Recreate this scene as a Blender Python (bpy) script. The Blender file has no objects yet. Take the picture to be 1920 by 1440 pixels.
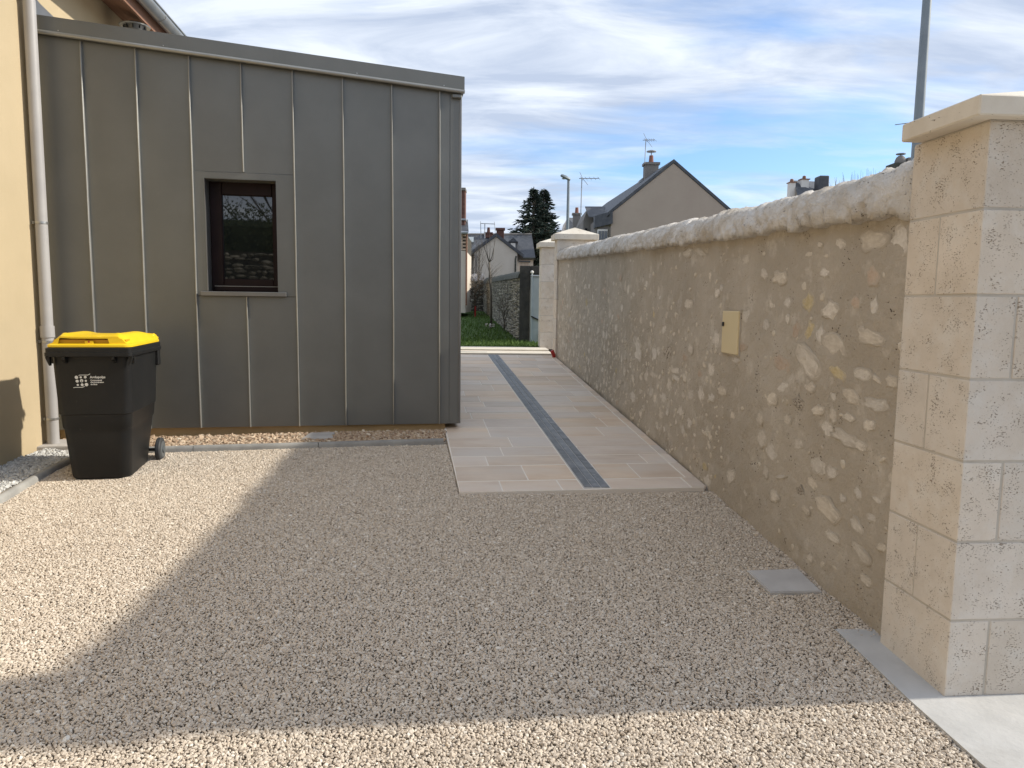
import bpy, math, random
import numpy as np
from mathutils import Vector, Matrix, Euler, noise

R = math.radians
random.seed(7); np.random.seed(7)
SC = bpy.context.scene
COL = SC.collection

# ------------------------------------------------------------------ camera
HC = 1.42
cam_d = bpy.data.cameras.new('camera'); cam = bpy.data.objects.new('camera', cam_d); COL.objects.link(cam)
cam_d.sensor_width = 36.0; cam_d.lens = 1387.0/1920.0*36.0
cam_d.clip_start = 0.05; cam_d.clip_end = 3000
_dn = Vector((802.0-960.0, -(13382.0-720.0), -1387.0)).normalized()
_up = -_dn
_fw = Vector((0, 0, -1)); _fw = (_fw - _up*_fw.dot(_up)).normalized()
_rt = _fw.cross(_up)
CR = Matrix((_rt, _fw, _up))                     # camera space -> world
cam.matrix_world = Matrix.Translation((0, 0, HC)) @ CR.to_4x4()
SC.camera = cam

def at(px, py, Y):
    """world point at distance Y in front of the camera seen at photo pixel (px,py)"""
    r = CR @ Vector((px-960.0, 720.0-py, -1387.0))
    return Vector((r.x/r.y*Y, Y, HC + r.z/r.y*Y))

# ------------------------------------------------------------------ light
SUN = Vector((1.0, 0.097, 0.60)).normalized()     # towards the sun
w = bpy.data.worlds.new('World'); SC.world = w; w.use_nodes = True
nt = w.node_tree; nt.nodes.clear()
N = nt.nodes.new; L = nt.links.new
wo = N('ShaderNodeOutputWorld'); bg = N('ShaderNodeBackground'); bg.inputs['Strength'].default_value = 0.13
sky = N('ShaderNodeTexSky'); sky.sky_type = 'NISHITA'; sky.sun_disc = False
sky.sun_elevation = math.asin(SUN.z); sky.sun_rotation = math.atan2(SUN.x, SUN.y)
sky.air_density = 1.0; sky.dust_density = 0.6; sky.ozone_density = 1.6
tc = N('ShaderNodeTexCoord'); sep = N('ShaderNodeSeparateXYZ'); L(tc.outputs['Generated'], sep.inputs[0])
def mth(op, a, b=None, clamp=False):
    m = N('ShaderNodeMath'); m.operation = op; m.use_clamp = clamp
    for i, v in enumerate((a, b)):
        if v is None: continue
        if isinstance(v, (int, float)): m.inputs[i].default_value = v
        else: L(v, m.inputs[i])
    return m.outputs[0]
zc = mth('MAXIMUM', sep.outputs[2], 0.0)
den = mth('ADD', zc, 0.16)
cx = mth('DIVIDE', sep.outputs[0], den); cy = mth('DIVIDE', sep.outputs[1], den)
comb = N('ShaderNodeCombineXYZ'); L(cx, comb.inputs[0]); L(cy, comb.inputs[1])
def wnoise(scale, sx, sy, off, detail, rot=0.0, dist=0.0, rough=0.55):
    mp = N('ShaderNodeMapping'); mp.inputs['Scale'].default_value = (sx, sy, 1)
    mp.inputs['Location'].default_value = off; mp.inputs['Rotation'].default_value = (0, 0, rot)
    L(comb.outputs[0], mp.inputs[0])
    n = N('ShaderNodeTexNoise'); n.inputs['Scale'].default_value = scale; n.inputs['Detail'].default_value = detail
    n.inputs['Roughness'].default_value = rough; n.inputs['Distortion'].default_value = dist
    L(mp.outputs[0], n.inputs['Vector']); return n.outputs[0]
n1 = wnoise(0.72, 0.8, 1.3, (3.1, 1.2, 0), 4, 0.12, 0.25, 0.5)
n2 = wnoise(2.6, 0.6, 1.6, (7.7, 4.2, 0), 8, 0.2, 0.35, 0.6)
zb = mth('MULTIPLY', mth('ADD', sep.outputs[2], -0.205), 15.0)
band = mth('POWER', 2.718, mth('MULTIPLY', mth('MULTIPLY', zb, zb), -1.0))
cov = mth('ADD', mth('ADD', mth('MULTIPLY', n1, 0.71), mth('MULTIPLY', n2, 0.29)), mth('MULTIPLY', band, -0.045))
rmp = N('ShaderNodeValToRGB'); L(cov, rmp.inputs[0])
rmp.color_ramp.elements[0].position = 0.315; rmp.color_ramp.elements[0].color = (0, 0, 0, 1)
rmp.color_ramp.elements[1].position = 0.475; rmp.color_ramp.elements[1].color = (1, 1, 1, 1)
n3 = wnoise(2.6, 0.6, 1.5, (1.7, 9.2, 0), 8, 0.15, 0.5, 0.6)
cr = N('ShaderNodeValToRGB'); L(n3, cr.inputs[0])
cr.color_ramp.elements[0].position = 0.40; cr.color_ramp.elements[0].color = (2.95, 3.4, 4.25, 1)
cr.color_ramp.elements[1].position = 0.64; cr.color_ramp.elements[1].color = (4.95, 5.3, 5.8, 1)
mx = N('ShaderNodeMix'); mx.data_type = 'RGBA'
mf = mth('MULTIPLY', rmp.outputs[0], 0.95)
tint = N('ShaderNodeMix'); tint.data_type = 'RGBA'; tint.blend_type = 'MULTIPLY'; tint.inputs[0].default_value = 1.0
L(sky.outputs[0], tint.inputs[6]); tint.inputs[7].default_value = (0.74, 0.89, 1.08, 1)
L(mf, mx.inputs[0]); L(tint.outputs[2], mx.inputs[6]); L(cr.outputs[0], mx.inputs[7])
L(mx.outputs[2], bg.inputs[0]); L(bg.outputs[0], wo.inputs[0])

sl = bpy.data.lights.new('sun', 'SUN'); sl.energy = 3.1; sl.angle = R(1.2); sl.color = (1.0, 0.93, 0.81)
so = bpy.data.objects.new('sun', sl); COL.objects.link(so)
so.rotation_euler = (-SUN).to_track_quat('-Z', 'Y').to_euler(); so.location = (8, 0, 12)
SC.view_settings.view_transform = 'Standard'; SC.view_settings.look = 'None'
SC.view_settings.gamma = 1; SC.view_settings.use_curve_mapping = False
SC.view_settings.exposure = 0.60

# ------------------------------------------------------------------ materials
def mat(name, c1, c2=None, scale=3.0, rough=0.8, metal=0.0, bump=None, rand=0.0, pits=None, spots=None, spec=0.5,
        detail=6, lo=0.35, hi=0.65, stretch=None, third=None, hue=0.0):
    """c1/c2 noise mix; bump=[(scale,strength,dist)...]; rand=per object value spread; pits=(scale,threshold,colour);
    third=(colour, scale, lo, hi) a second patchy layer"""
    m = bpy.data.materials.new(name); m.use_nodes = True
    t = m.node_tree; n = t.nodes; l = t.links
    b = n['Principled BSDF']; b.inputs['Roughness'].default_value = rough; b.inputs['Metallic'].default_value = metal
    b.inputs['Specular IOR Level'].default_value = spec
    tcn = n.new('ShaderNodeTexCoord'); vec = tcn.outputs['Object']
    oi = n.new('ShaderNodeObjectInfo')
    if stretch:
        mp = n.new('ShaderNodeMapping'); mp.inputs['Scale'].default_value = stretch; l.new(vec, mp.inputs[0]); vec = mp.outputs[0]
    col = None
    if c2 is not None:
        nz = n.new('ShaderNodeTexNoise'); nz.inputs['Scale'].default_value = scale; nz.inputs['Detail'].default_value = detail
        nz.inputs['Roughness'].default_value = 0.6
        l.new(vec, nz.inputs['Vector'])
        r = n.new('ShaderNodeValToRGB'); l.new(nz.outputs[0], r.inputs[0])
        r.color_ramp.elements[0].position = lo; r.color_ramp.elements[0].color = (*c1, 1)
        r.color_ramp.elements[1].position = hi; r.color_ramp.elements[1].color = (*c2, 1)
        col = r.outputs[0]
    else:
        b.inputs['Base Color'].default_value = (*c1, 1)
        rg = n.new('ShaderNodeRGB'); rg.outputs[0].default_value = (*c1, 1); col = rg.outputs[0]
    if third:
        c3, sc3, l3, h3 = third
        nz = n.new('ShaderNodeTexNoise'); nz.inputs['Scale'].default_value = sc3; nz.inputs['Detail'].default_value = 7
        nz.inputs['Roughness'].default_value = 0.65
        mp = n.new('ShaderNodeMapping'); mp.inputs['Location'].default_value = (3.3, 8.1, 5.2); l.new(vec, mp.inputs[0])
        l.new(mp.outputs[0], nz.inputs['Vector'])
        mr = n.new('ShaderNodeMapRange'); mr.inputs[1].default_value = l3; mr.inputs[2].default_value = h3
        l.new(nz.outputs[0], mr.inputs[0])
        mxx = n.new('ShaderNodeMix'); mxx.data_type = 'RGBA'; l.new(mr.outputs[0], mxx.inputs[0]); l.new(col, mxx.inputs[6])
        mxx.inputs[7].default_value = (*c3, 1); col = mxx.outputs[2]
    pitfac = None
    if pits:
        sc_, th, pc = pits
        nz = n.new('ShaderNodeTexNoise'); nz.inputs['Scale'].default_value = sc_; nz.inputs['Detail'].default_value = 3
        nz.inputs['Roughness'].default_value = 0.5
        mp = n.new('ShaderNodeMapping'); mp.inputs['Scale'].default_value = (1, 1, 1.9); l.new(tcn.outputs['Object'], mp.inputs[0])
        l.new(mp.outputs[0], nz.inputs['Vector'])
        nb = n.new('ShaderNodeTexNoise'); nb.inputs['Scale'].default_value = sc_*0.12; nb.inputs['Detail'].default_value = 2
        l.new(tcn.outputs['Object'], nb.inputs['Vector'])
        ad = n.new('ShaderNodeMath'); ad.operation = 'MULTIPLY_ADD'; l.new(nb.outputs[0], ad.inputs[0]); ad.inputs[1].default_value = 0.45
        l.new(nz.outputs[0], ad.inputs[2])
        mr = n.new('ShaderNodeMapRange'); mr.inputs[1].default_value = th; mr.inputs[2].default_value = th+0.035
        l.new(ad.outputs[0], mr.inputs[0]); pitfac = mr.outputs[0]
        mxx = n.new('ShaderNodeMix'); mxx.data_type = 'RGBA'; l.new(pitfac, mxx.inputs[0]); l.new(col, mxx.inputs[6])
        mxx.inputs[7].default_value = (*pc, 1); col = mxx.outputs[2]
    if rand or hue:
        hs = n.new('ShaderNodeHueSaturation')
        mr = n.new('ShaderNodeMapRange'); mr.inputs[3].default_value = 1-rand; mr.inputs[4].default_value = 1+rand
        l.new(oi.outputs['Random'], mr.inputs[0]); l.new(mr.outputs[0], hs.inputs['Value'])
        if hue:
            ml = n.new('ShaderNodeMath'); ml.operation = 'MULTIPLY'; ml.inputs[1].default_value = 7.31; l.new(oi.outputs['Random'], ml.inputs[0])
            fr = n.new('ShaderNodeMath'); fr.operation = 'FRACT'; l.new(ml.outputs[0], fr.inputs[0])
            m2 = n.new('ShaderNodeMapRange'); m2.inputs[3].default_value = 1-hue; m2.inputs[4].default_value = 1+hue
            l.new(fr.outputs[0], m2.inputs[0]); l.new(m2.outputs[0], hs.inputs['Saturation'])
        l.new(col, hs.inputs['Color']); col = hs.outputs[0]
    l.new(col, b.inputs['Base Color'])
    prev = None
    for (bs, st, ds) in (bump or []):
        nz = n.new('ShaderNodeTexNoise'); nz.inputs['Scale'].default_value = bs; nz.inputs['Detail'].default_value = 6
        nz.inputs['Roughness'].default_value = 0.6; l.new(vec, nz.inputs['Vector'])
        bp = n.new('ShaderNodeBump'); bp.inputs['Strength'].default_value = st; bp.inputs['Distance'].default_value = ds
        l.new(nz.outputs[0], bp.inputs['Height'])
        if prev: l.new(prev, bp.inputs['Normal'])
        prev = bp.outputs[0]
    if pitfac is not None:
        bp = n.new('ShaderNodeBump'); bp.inputs['Strength'].default_value = 0.8; bp.inputs['Distance'].default_value = 0.006; bp.invert = True
        l.new(pitfac, bp.inputs['Height'])
        if prev: l.new(prev, bp.inputs['Normal'])
        prev = bp.outputs[0]
    if prev: l.new(prev, b.inputs['Normal'])
    return m

M = {}
M['zinc'] = mat('zinc', (0.168, 0.172, 0.164), (0.190, 0.194, 0.185), 2.0, 0.46, 0.42, [(0.8, 0.10, 0.02), (6, 0.05, 0.004)], rand=0.03, hue=0.1)
M['zinc_trim'] = mat('zinc_trim', (0.19, 0.19, 0.185), (0.225, 0.222, 0.215), 3.0, 0.38, 0.6, [(3, 0.15, 0.01)])
M['zinc_seam_lit'] = mat('zinc_seam_lit', (0.30, 0.30, 0.285), (0.36, 0.36, 0.34), 5.0, 0.36, 0.5, [(4, 0.2, 0.01)])  # paler than the cladding zinc: sunlight on the raised edges put into the colour
M['gutter'] = mat('gutter', (0.33, 0.35, 0.36), (0.42, 0.43, 0.43), 6.0, 0.35, 0.5)
M['pvc'] = mat('pvc_pipe', (0.37, 0.36, 0.36), (0.43, 0.42, 0.41), 3.0, 0.45)
M['steel'] = mat('steel', (0.45, 0.45, 0.44), None, rough=0.35, metal=0.8)
M['yellow_render'] = mat('yellow_render', (0.48, 0.39, 0.25), (0.53, 0.43, 0.28), 1.2, 0.93, 0, [(160, 0.5, 0.004), (30, 0.2, 0.004)])
M['plinth'] = mat('plinth_render', (0.46, 0.33, 0.18), (0.54, 0.39, 0.21), 3.0, 0.93, 0, [(140, 0.4, 0.004)])
M['wood'] = mat('brown_wood', (0.20, 0.10, 0.06), (0.27, 0.14, 0.09), 4.0, 0.7, 0, [(30, 0.2, 0.002)], stretch=(6, 0.6, 6))
M['frame'] = mat('window_frame', (0.012, 0.005, 0.005), (0.016, 0.007, 0.007), 8, 0.45, spec=0.2)
M['glass'] = mat('window_glass', (0.008, 0.010, 0.010), None, rough=0.015, spec=1.0)  # opaque near-black: the dark of the room behind is put into the colour
M['glass'].node_tree.nodes['Principled BSDF'].inputs['IOR'].default_value = 1.6
M['mortar'] = mat('lime_mortar', (0.405, 0.348, 0.275), (0.505, 0.442, 0.36), 1.3, 0.95, 0,
                  [(9, 0.55, 0.03), (45, 0.55, 0.012), (170, 0.6, 0.005)], third=((0.60, 0.54, 0.455), 6.5, 0.55, 0.72), pits=(55, 0.93, (0.10, 0.075, 0.05)))
M['rubble'] = mat('rubble_stone', (0.57, 0.505, 0.42), (0.73, 0.665, 0.575), 3.2, 0.9, 0, [(5, 0.6, 0.008), (16, 0.5, 0.004)], rand=0.10, hue=0.2, spec=0.3)
M['rubble_small'] = mat('rubble_small', (0.52, 0.45, 0.35), (0.68, 0.61, 0.51), 9, 0.9, 0, [(60, 0.8, 0.01)], spec=0.3)
M['rubble_yellow'] = mat('rubble_stone_yellow', (0.48, 0.38, 0.20), (0.62, 0.52, 0.33), 4, 0.9, 0, [(5, 0.6, 0.008)], rand=0.1)
M['rubble_pink'] = mat('rubble_stone_pink', (0.46, 0.34, 0.25), (0.56, 0.45, 0.35), 4, 0.9, 0, [(5, 0.6, 0.008)], rand=0.1)
M['rubble_dark'] = mat('rubble_stone_dark', (0.16, 0.125, 0.09), (0.52, 0.45, 0.36), 7, 0.95, 0, [(8, 1.0, 0.012)], lo=0.42, hi=0.52)
M['coping'] = mat('lime_coping', (0.54, 0.49, 0.425), (0.72, 0.675, 0.615), 3.0, 0.92, 0,
                  [(26, 0.8, 0.025), (70, 0.8, 0.012), (180, 0.5, 0.004)], third=((0.50, 0.425, 0.33), 3.4, 0.50, 0.66), pits=(60, 0.92, (0.22, 0.18, 0.14)))
M['block'] = mat('tuffeau_block', (0.61, 0.535, 0.445), (0.71, 0.635, 0.545), 3.5, 0.9, 0, [(22, 0.25, 0.008), (150, 0.25, 0.002)],
                 rand=0.06, hue=0.18, pits=(125, 0.875, (0.34, 0.27, 0.205)), spec=0.3, third=((0.69, 0.64, 0.57), 7, 0.48, 0.68))
M['block_joint'] = mat('pillar_joint', (0.46, 0.42, 0.36), (0.53, 0.485, 0.42), 9, 0.95, 0, [(80, 0.4, 0.003)])
M['cap'] = mat('pillar_cap', (0.64, 0.57, 0.47), (0.74, 0.68, 0.58), 4, 0.9, 0, [(40, 0.2, 0.004)], pits=(70, 0.94, (0.28, 0.22, 0.16)), rand=0.03, spec=0.3)
M['tile'] = mat('limestone_tile', (0.64, 0.515, 0.405), (0.75, 0.63, 0.51), 2.8, 0.75, 0, [(60, 0.12, 0.002)], rand=0.085, hue=0.25,
                third=((0.70, 0.61, 0.52), 1.1, 0.45, 0.62), stretch=(1, 2.4, 1))
M['tile_joint'] = mat('tile_joint', (0.82, 0.745, 0.65), (0.86, 0.79, 0.70), 9, 0.9)
M['drain'] = mat('drain_slate', (0.135, 0.15, 0.168), (0.22, 0.235, 0.25), 9, 0.6, 0, [(30, 0.3, 0.003)], rand=0.16, third=((0.36, 0.37, 0.38), 16, 0.55, 0.75))
M['concrete'] = mat('concrete', (0.46, 0.455, 0.44), (0.57, 0.56, 0.54), 3.0, 0.9, 0, [(40, 0.35, 0.006), (12, 0.3, 0.01)], third=((0.40, 0.385, 0.36), 2.0, 0.58, 0.75))
M['cover'] = mat('cover_concrete', (0.47, 0.45, 0.43), (0.58, 0.56, 0.535), 5.0, 0.85, 0, [(50, 0.25, 0.003)], rand=0.05)
M['kerb'] = mat('kerb_concrete', (0.27, 0.265, 0.25), (0.37, 0.36, 0.335), 6, 0.9, 0, [(70, 0.4, 0.003)], rand=0.05)
M['bed'] = mat('gravel_bed', (0.32, 0.265, 0.205), (0.50, 0.435, 0.355), 90, 0.95, 0, [(90, 1.0, 0.012)])
M['soil'] = mat('ground_soil', (0.20, 0.17, 0.13), (0.28, 0.24, 0.19), 2, 0.95)
M['bin'] = mat('bin_plastic', (0.012, 0.0125, 0.013), (0.016, 0.016, 0.016), 5, 0.45, 0, [(220, 0.12, 0.001)], third=((0.05, 0.05, 0.048), 24, 0.64, 0.8), spec=0.28)
M['bin_lid'] = mat('bin_lid_plastic', (0.83, 0.55, 0.012), (0.87, 0.60, 0.02), 5, 0.38)
M['bin_slot_shade'] = mat('bin_lid_recess_shade', (0.62, 0.34, 0.008), None, rough=0.5)  # darker amber than the lid: shade under the flap put into the colour
M['rubber'] = mat('wheel_rubber', (0.03, 0.032, 0.034), (0.05, 0.052, 0.055), 12, 0.65)
M['hub'] = mat('wheel_hub', (0.10, 0.11, 0.115), None, rough=0.45)
M['print'] = mat('white_print', (0.72, 0.72, 0.69), None, rough=0.6)
M['box_paint'] = mat('cream_paint', (0.68, 0.56, 0.33), (0.71, 0.59, 0.36), 2, 0.45)
M['black'] = mat('black_metal', (0.012, 0.012, 0.013), None, rough=0.5)
M['red'] = mat('red_plastic', (0.42, 0.03, 0.025), None, rough=0.45)
M['slate'] = mat('roof_slate', (0.050, 0.055, 0.066), (0.085, 0.090, 0.10), 5, 0.6, 0, None, rand=0.05, third=((0.15, 0.15, 0.14), 1.2, 0.6, 0.75))
M['grey_wall'] = mat('taupe_render', (0.40, 0.33, 0.27), (0.43, 0.36, 0.295), 0.8, 0.95)
M['cream_wall'] = mat('cream_render', (0.60, 0.53, 0.44), (0.68, 0.61, 0.52), 0.9, 0.95)
M['dark_wall'] = mat('grey_render', (0.20, 0.185, 0.17), (0.26, 0.24, 0.22), 1.0, 0.95)
M['white_wall'] = mat('white_render', (0.72, 0.70, 0.66), None, rough=0.9)
M['brick'] = mat('red_brick', (0.10, 0.048, 0.038), (0.155, 0.075, 0.058), 9, 0.9, rand=0.15)
M['brick_pale'] = mat('pale_brick', (0.50, 0.36, 0.27), (0.60, 0.47, 0.36), 9, 0.9, rand=0.2)
M['terracotta'] = mat('terracotta', (0.26, 0.11, 0.08), None, rough=0.85)
M['pole'] = mat('painted_pole', (0.20, 0.235, 0.26), (0.24, 0.275, 0.30), 3, 0.5, 0.2)
M['pole_light'] = mat('galvanised_pole', (0.38, 0.40, 0.42), None, rough=0.45, metal=0.4)
M['old_stone'] = mat('old_stone', (0.07, 0.063, 0.05), (0.34, 0.31, 0.25), 4.5, 0.95, rand=0.2)
M['old_joint'] = mat('old_stone_joint', (0.035, 0.032, 0.025), (0.10, 0.09, 0.07), 6, 0.95)
M['moss_stone'] = mat('mossy_stone', (0.05, 0.052, 0.042), (0.10, 0.10, 0.08), 4, 0.95, 0, [(12, 0.5, 0.03)])
M['dark_pillar'] = mat('blackened_concrete', (0.030, 0.030, 0.028), (0.06, 0.058, 0.052), 5, 0.95, 0, [(20, 0.5, 0.02)])
M['gate'] = mat('gate_metal', (0.34, 0.38, 0.39), (0.42, 0.46, 0.47), 4, 0.5)
M['grass'] = mat('grass', (0.045, 0.09, 0.012), (0.075, 0.13, 0.02), 1.2, 0.9, 0, [(30, 0.8, 0.03)])
M['grass_blade'] = mat('grass_blade', (0.055, 0.11, 0.013), (0.09, 0.155, 0.024), 1.0, 0.8)
M['needle'] = mat('spruce_needles', (0.010, 0.022, 0.016), (0.028, 0.048, 0.032), 0.9, 0.85)
M['bark'] = mat('bark', (0.075, 0.062, 0.048), (0.13, 0.11, 0.085), 8, 0.95)
M['petal'] = mat('white_petal', (0.70, 0.64, 0.60), None, rough=0.8)
M['leaf'] = mat('dark_leaf', (0.030, 0.042, 0.018), (0.06, 0.075, 0.03), 2, 0.85)
M['asphalt'] = mat('asphalt', (0.05, 0.05, 0.05), (0.07, 0.07, 0.068), 6, 0.9)

def smear(m, mort=(0.457, 0.397, 0.319)):
    t = m.node_tree; n = t.nodes; l = t.links; b = n['Principled BSDF']; src = b.inputs['Base Color'].links[0].from_socket
    tcn = n.new('ShaderNodeTexCoord'); sp = n.new('ShaderNodeSeparateXYZ'); l.new(tcn.outputs['Object'], sp.inputs[0])
    cb = n.new('ShaderNodeCombineXYZ'); l.new(sp.outputs[0], cb.inputs[0]); l.new(sp.outputs[2], cb.inputs[2])
    ln = n.new('ShaderNodeVectorMath'); ln.operation = 'LENGTH'; l.new(cb.outputs[0], ln.inputs[0])
    oi = n.new('ShaderNodeObjectInfo'); nz = n.new('ShaderNodeTexNoise'); nz.noise_dimensions = '4D'; nz.inputs['Scale'].default_value = 4.4; nz.inputs['Detail'].default_value = 7; nz.inputs['Roughness'].default_value = 0.65
    l.new(tcn.outputs['Object'], nz.inputs['Vector']); ml = n.new('ShaderNodeMath'); ml.operation = 'MULTIPLY'; ml.inputs[1].default_value = 50; l.new(oi.outputs['Random'], ml.inputs[0]); l.new(ml.outputs[0], nz.inputs['W'])
    ad = n.new('ShaderNodeMath'); ad.operation = 'MULTIPLY_ADD'; l.new(nz.outputs[0], ad.inputs[0]); ad.inputs[1].default_value = -1.25; l.new(ln.outputs['Value'], ad.inputs[2])
    mr = n.new('ShaderNodeMapRange'); mr.inputs[1].default_value = -0.40; mr.inputs[2].default_value = -0.06; l.new(ad.outputs[0], mr.inputs[0])
    mxx = n.new('ShaderNodeMix'); mxx.data_type = 'RGBA'; l.new(mr.outputs[0], mxx.inputs[0]); l.new(src, mxx.inputs[6]); mxx.inputs[7].default_value = (*mort, 1)
    l.new(mxx.outputs[2], b.inputs['Base Color'])
for k in ('rubble', 'rubble_yellow', 'rubble_pink', 'rubble_dark'): smear(M[k])

# ------------------------------------------------------------------ mesh helpers
class MB:
    def __init__(s): s.v = []; s.f = []; s.mi = []; s.cur = 0
    def add(s, vs, fs):
        o = len(s.v); s.v += [tuple(p) for p in vs]; s.f += [tuple(i+o for i in f) for f in fs]; s.mi += [s.cur]*len(fs); return s
    def hexa(s, p):           # p: 8 points, bottom 4 ccw, top 4 ccw
        return s.add(p, [(0, 3, 2, 1), (4, 5, 6, 7), (0, 1, 5, 4), (1, 2, 6, 5), (2, 3, 7, 6), (3, 0, 4, 7)])
    def box(s, x0, x1, y0, y1, z0, z1, T=None):
        p = [(x0, y0, z0), (x1, y0, z0), (x1, y1, z0), (x0, y1, z0), (x0, y0, z1), (x1, y0, z1), (x1, y1, z1), (x0, y1, z1)]
        if T: p = [T(*q) for q in p]
        return s.hexa(p)
    def cbox(s, x0, x1, y0, y1, z0, z1, c=0.006, T=None):   # chamfered box (24 verts)
        xs = (x0, x1); ys = (y0, y1); zs = (z0, z1); V = []; idx = {}
        for i in (0, 1):
            for j in (0, 1):
                for k in (0, 1):
                    sx, sy, sz = (1-2*i)*c, (1-2*j)*c, (1-2*k)*c
                    P = (xs[i], ys[j], zs[k])
                    for a, q in (('x', (P[0], P[1]+sy, P[2]+sz)), ('y', (P[0]+sx, P[1], P[2]+sz)), ('z', (P[0]+sx, P[1]+sy, P[2]))):
                        idx[(i, j, k, a)] = len(V); V.append(T(*q) if T else q)
        F = []
        def g(i, j, k, a): return idx[(i, j, k, a)]
        for i in (0, 1): F.append([g(i, 0, 0, 'x'), g(i, 1, 0, 'x'), g(i, 1, 1, 'x'), g(i, 0, 1, 'x')][::(1 if i else -1)])
        for j in (0, 1): F.append([g(0, j, 0, 'y'), g(0, j, 1, 'y'), g(1, j, 1, 'y'), g(1, j, 0, 'y')][::(1 if j else -1)])
        for k in (0, 1): F.append([g(0, 0, k, 'z'), g(1, 0, k, 'z'), g(1, 1, k, 'z'), g(0, 1, k, 'z')][::(1 if k else -1)])
        for i in (0, 1):
            for j in (0, 1): F.append([g(i, j, 0, 'x'), g(i, j, 1, 'x'), g(i, j, 1, 'y'), g(i, j, 0, 'y')])
            for k in (0, 1): F.append([g(i, 0, k, 'x'), g(i, 1, k, 'x'), g(i, 1, k, 'z'), g(i, 0, k, 'z')])
        for j in (0, 1):
            for k in (0, 1): F.append([g(0, j, k, 'y'), g(1, j, k, 'y'), g(1, j, k, 'z'), g(0, j, k, 'z')])
        for i in (0, 1):
            for j in (0, 1):
                for k in (0, 1): F.append([g(i, j, k, 'x'), g(i, j, k, 'y'), g(i, j, k, 'z')])
        return s.add(V, F)
    def prism(s, poly, z0, z1):       # poly ccw (x,y), z0/z1 numbers or functions
        n = len(poly); f0 = z0 if callable(z0) else (lambda x, y: z0); f1 = z1 if callable(z1) else (lambda x, y: z1)
        V = [(x, y, f0(x, y)) for x, y in poly] + [(x, y, f1(x, y)) for x, y in poly]
        return s.add(V, [tuple(range(n-1, -1, -1)), tuple(range(n, 2*n))] + [(i, (i+1) % n, n+(i+1) % n, n+i) for i in range(n)])
    def extrude(s, pts, d):           # planar polygon of 3D points pushed by vector d
        n = len(pts); d = Vector(d); A = [Vector(p) for p in pts]; B = [p+d for p in A]
        return s.add(A+B, [tuple(range(n-1, -1, -1)), tuple(range(n, 2*n))] + [(i, (i+1) % n, n+(i+1) % n, n+i) for i in range(n)])
    def tube(s, pts, rad, n=8, cap=True):
        pts = [Vector(p) for p in pts]; rs = rad if isinstance(rad, (list, tuple)) else [rad]*len(pts)
        o = len(s.v); prev = None; V = []
        for i, p in enumerate(pts):
            t = (pts[min(i+1, len(pts)-1)]-pts[max(i-1, 0)]).normalized()
            if prev is None:
                a = Vector((0, 0, 1)) if abs(t.z) < 0.9 else Vector((1, 0, 0)); u = t.cross(a).normalized()
            else: u = (prev-t*prev.dot(t)).normalized()
            prev = u; v = t.cross(u)
            for k in range(n):
                an = 2*math.pi*k/n; V.append(p+(u*math.cos(an)+v*math.sin(an))*rs[i])
        F = []
        for i in range(len(pts)-1):
            for k in range(n): a = i*n+k; b = i*n+(k+1) % n; F.append((a, b, b+n, a+n))
        if cap: F.append(tuple(range(n-1, -1, -1))); F.append(tuple((len(pts)-1)*n+k for k in range(n)))
        return s.add(V, F)
    def lathe(s, prof, c, n=20, axis='z'):   # prof [(r,h)]
        V = []
        for r, h in prof:
            for k in range(n):
                a = 2*math.pi*k/n; x, y = r*math.cos(a), r*math.sin(a)
                V.append({'z': (c[0]+x, c[1]+y, c[2]+h), 'x': (c[0]+h, c[1]+x, c[2]+y), 'y': (c[0]+x, c[1]+h, c[2]+y)}[axis])
        m = len(prof)
        F = [(i*n+k, i*n+(k+1) % n, (i+1)*n+(k+1) % n, (i+1)*n+k) for i in range(m-1) for k in range(n)]
        F += [tuple(range(n-1, -1, -1)), tuple((m-1)*n+k for k in range(n))]
        return s.add(V, F)
    def mesh(s, name, smooth=False, off=(0, 0, 0)):
        me = bpy.data.meshes.new(name); o = Vector(off)
        me.from_pydata([(p[0]-o.x, p[1]-o.y, p[2]-o.z) for p in s.v], [], s.f)
        me.validate()
        if smooth:
            me.polygons.foreach_set('use_smooth', [True]*len(me.polygons))
        return me

ROOT = {}
def recalc(me):
    import bmesh
    b = bmesh.new(); b.from_mesh(me); bmesh.ops.recalc_face_normals(b, faces=b.faces); b.to_mesh(me); b.free()
def thing(name, label, cat, loc=(0, 0, 0), rz=0.0, group=None, kind=None):
    o = bpy.data.objects.new(name, None); COL.objects.link(o); o.location = loc; o.rotation_euler = (0, 0, rz)
    o.empty_display_size = 0.2
    if label: o['label'] = label
    if cat: o['category'] = cat
    if group: o['group'] = group
    if kind: o['kind'] = kind
    ROOT[o.name] = (Vector(loc), rz)
    return o
def part(name, mb, m, parent, smooth=False, local=False, kind=None, label=None, smooth_angle=None, fix=True):
    """mesh part; geometry is given in world space unless local=True; the thing must have rz == 0 then"""
    root = parent
    while root.parent: root = root.parent
    off = Vector((0, 0, 0)) if local else root.location.copy()
    me = mb.mesh(name, smooth or bool(smooth_angle), off)
    if fix: recalc(me)
    ms = m if isinstance(m, (list, tuple)) else [m]
    for q in ms: me.materials.append(M[q])
    if len(ms) > 1: me.polygons.foreach_set('material_index', mb.mi[:len(me.polygons)])
    if smooth_angle: me.set_sharp_from_angle(angle=R(smooth_angle))
    o = bpy.data.objects.new(name, me); COL.objects.link(o); o.parent = parent
    if kind: o['kind'] = kind
    if label: o['label'] = label
    return o
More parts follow.
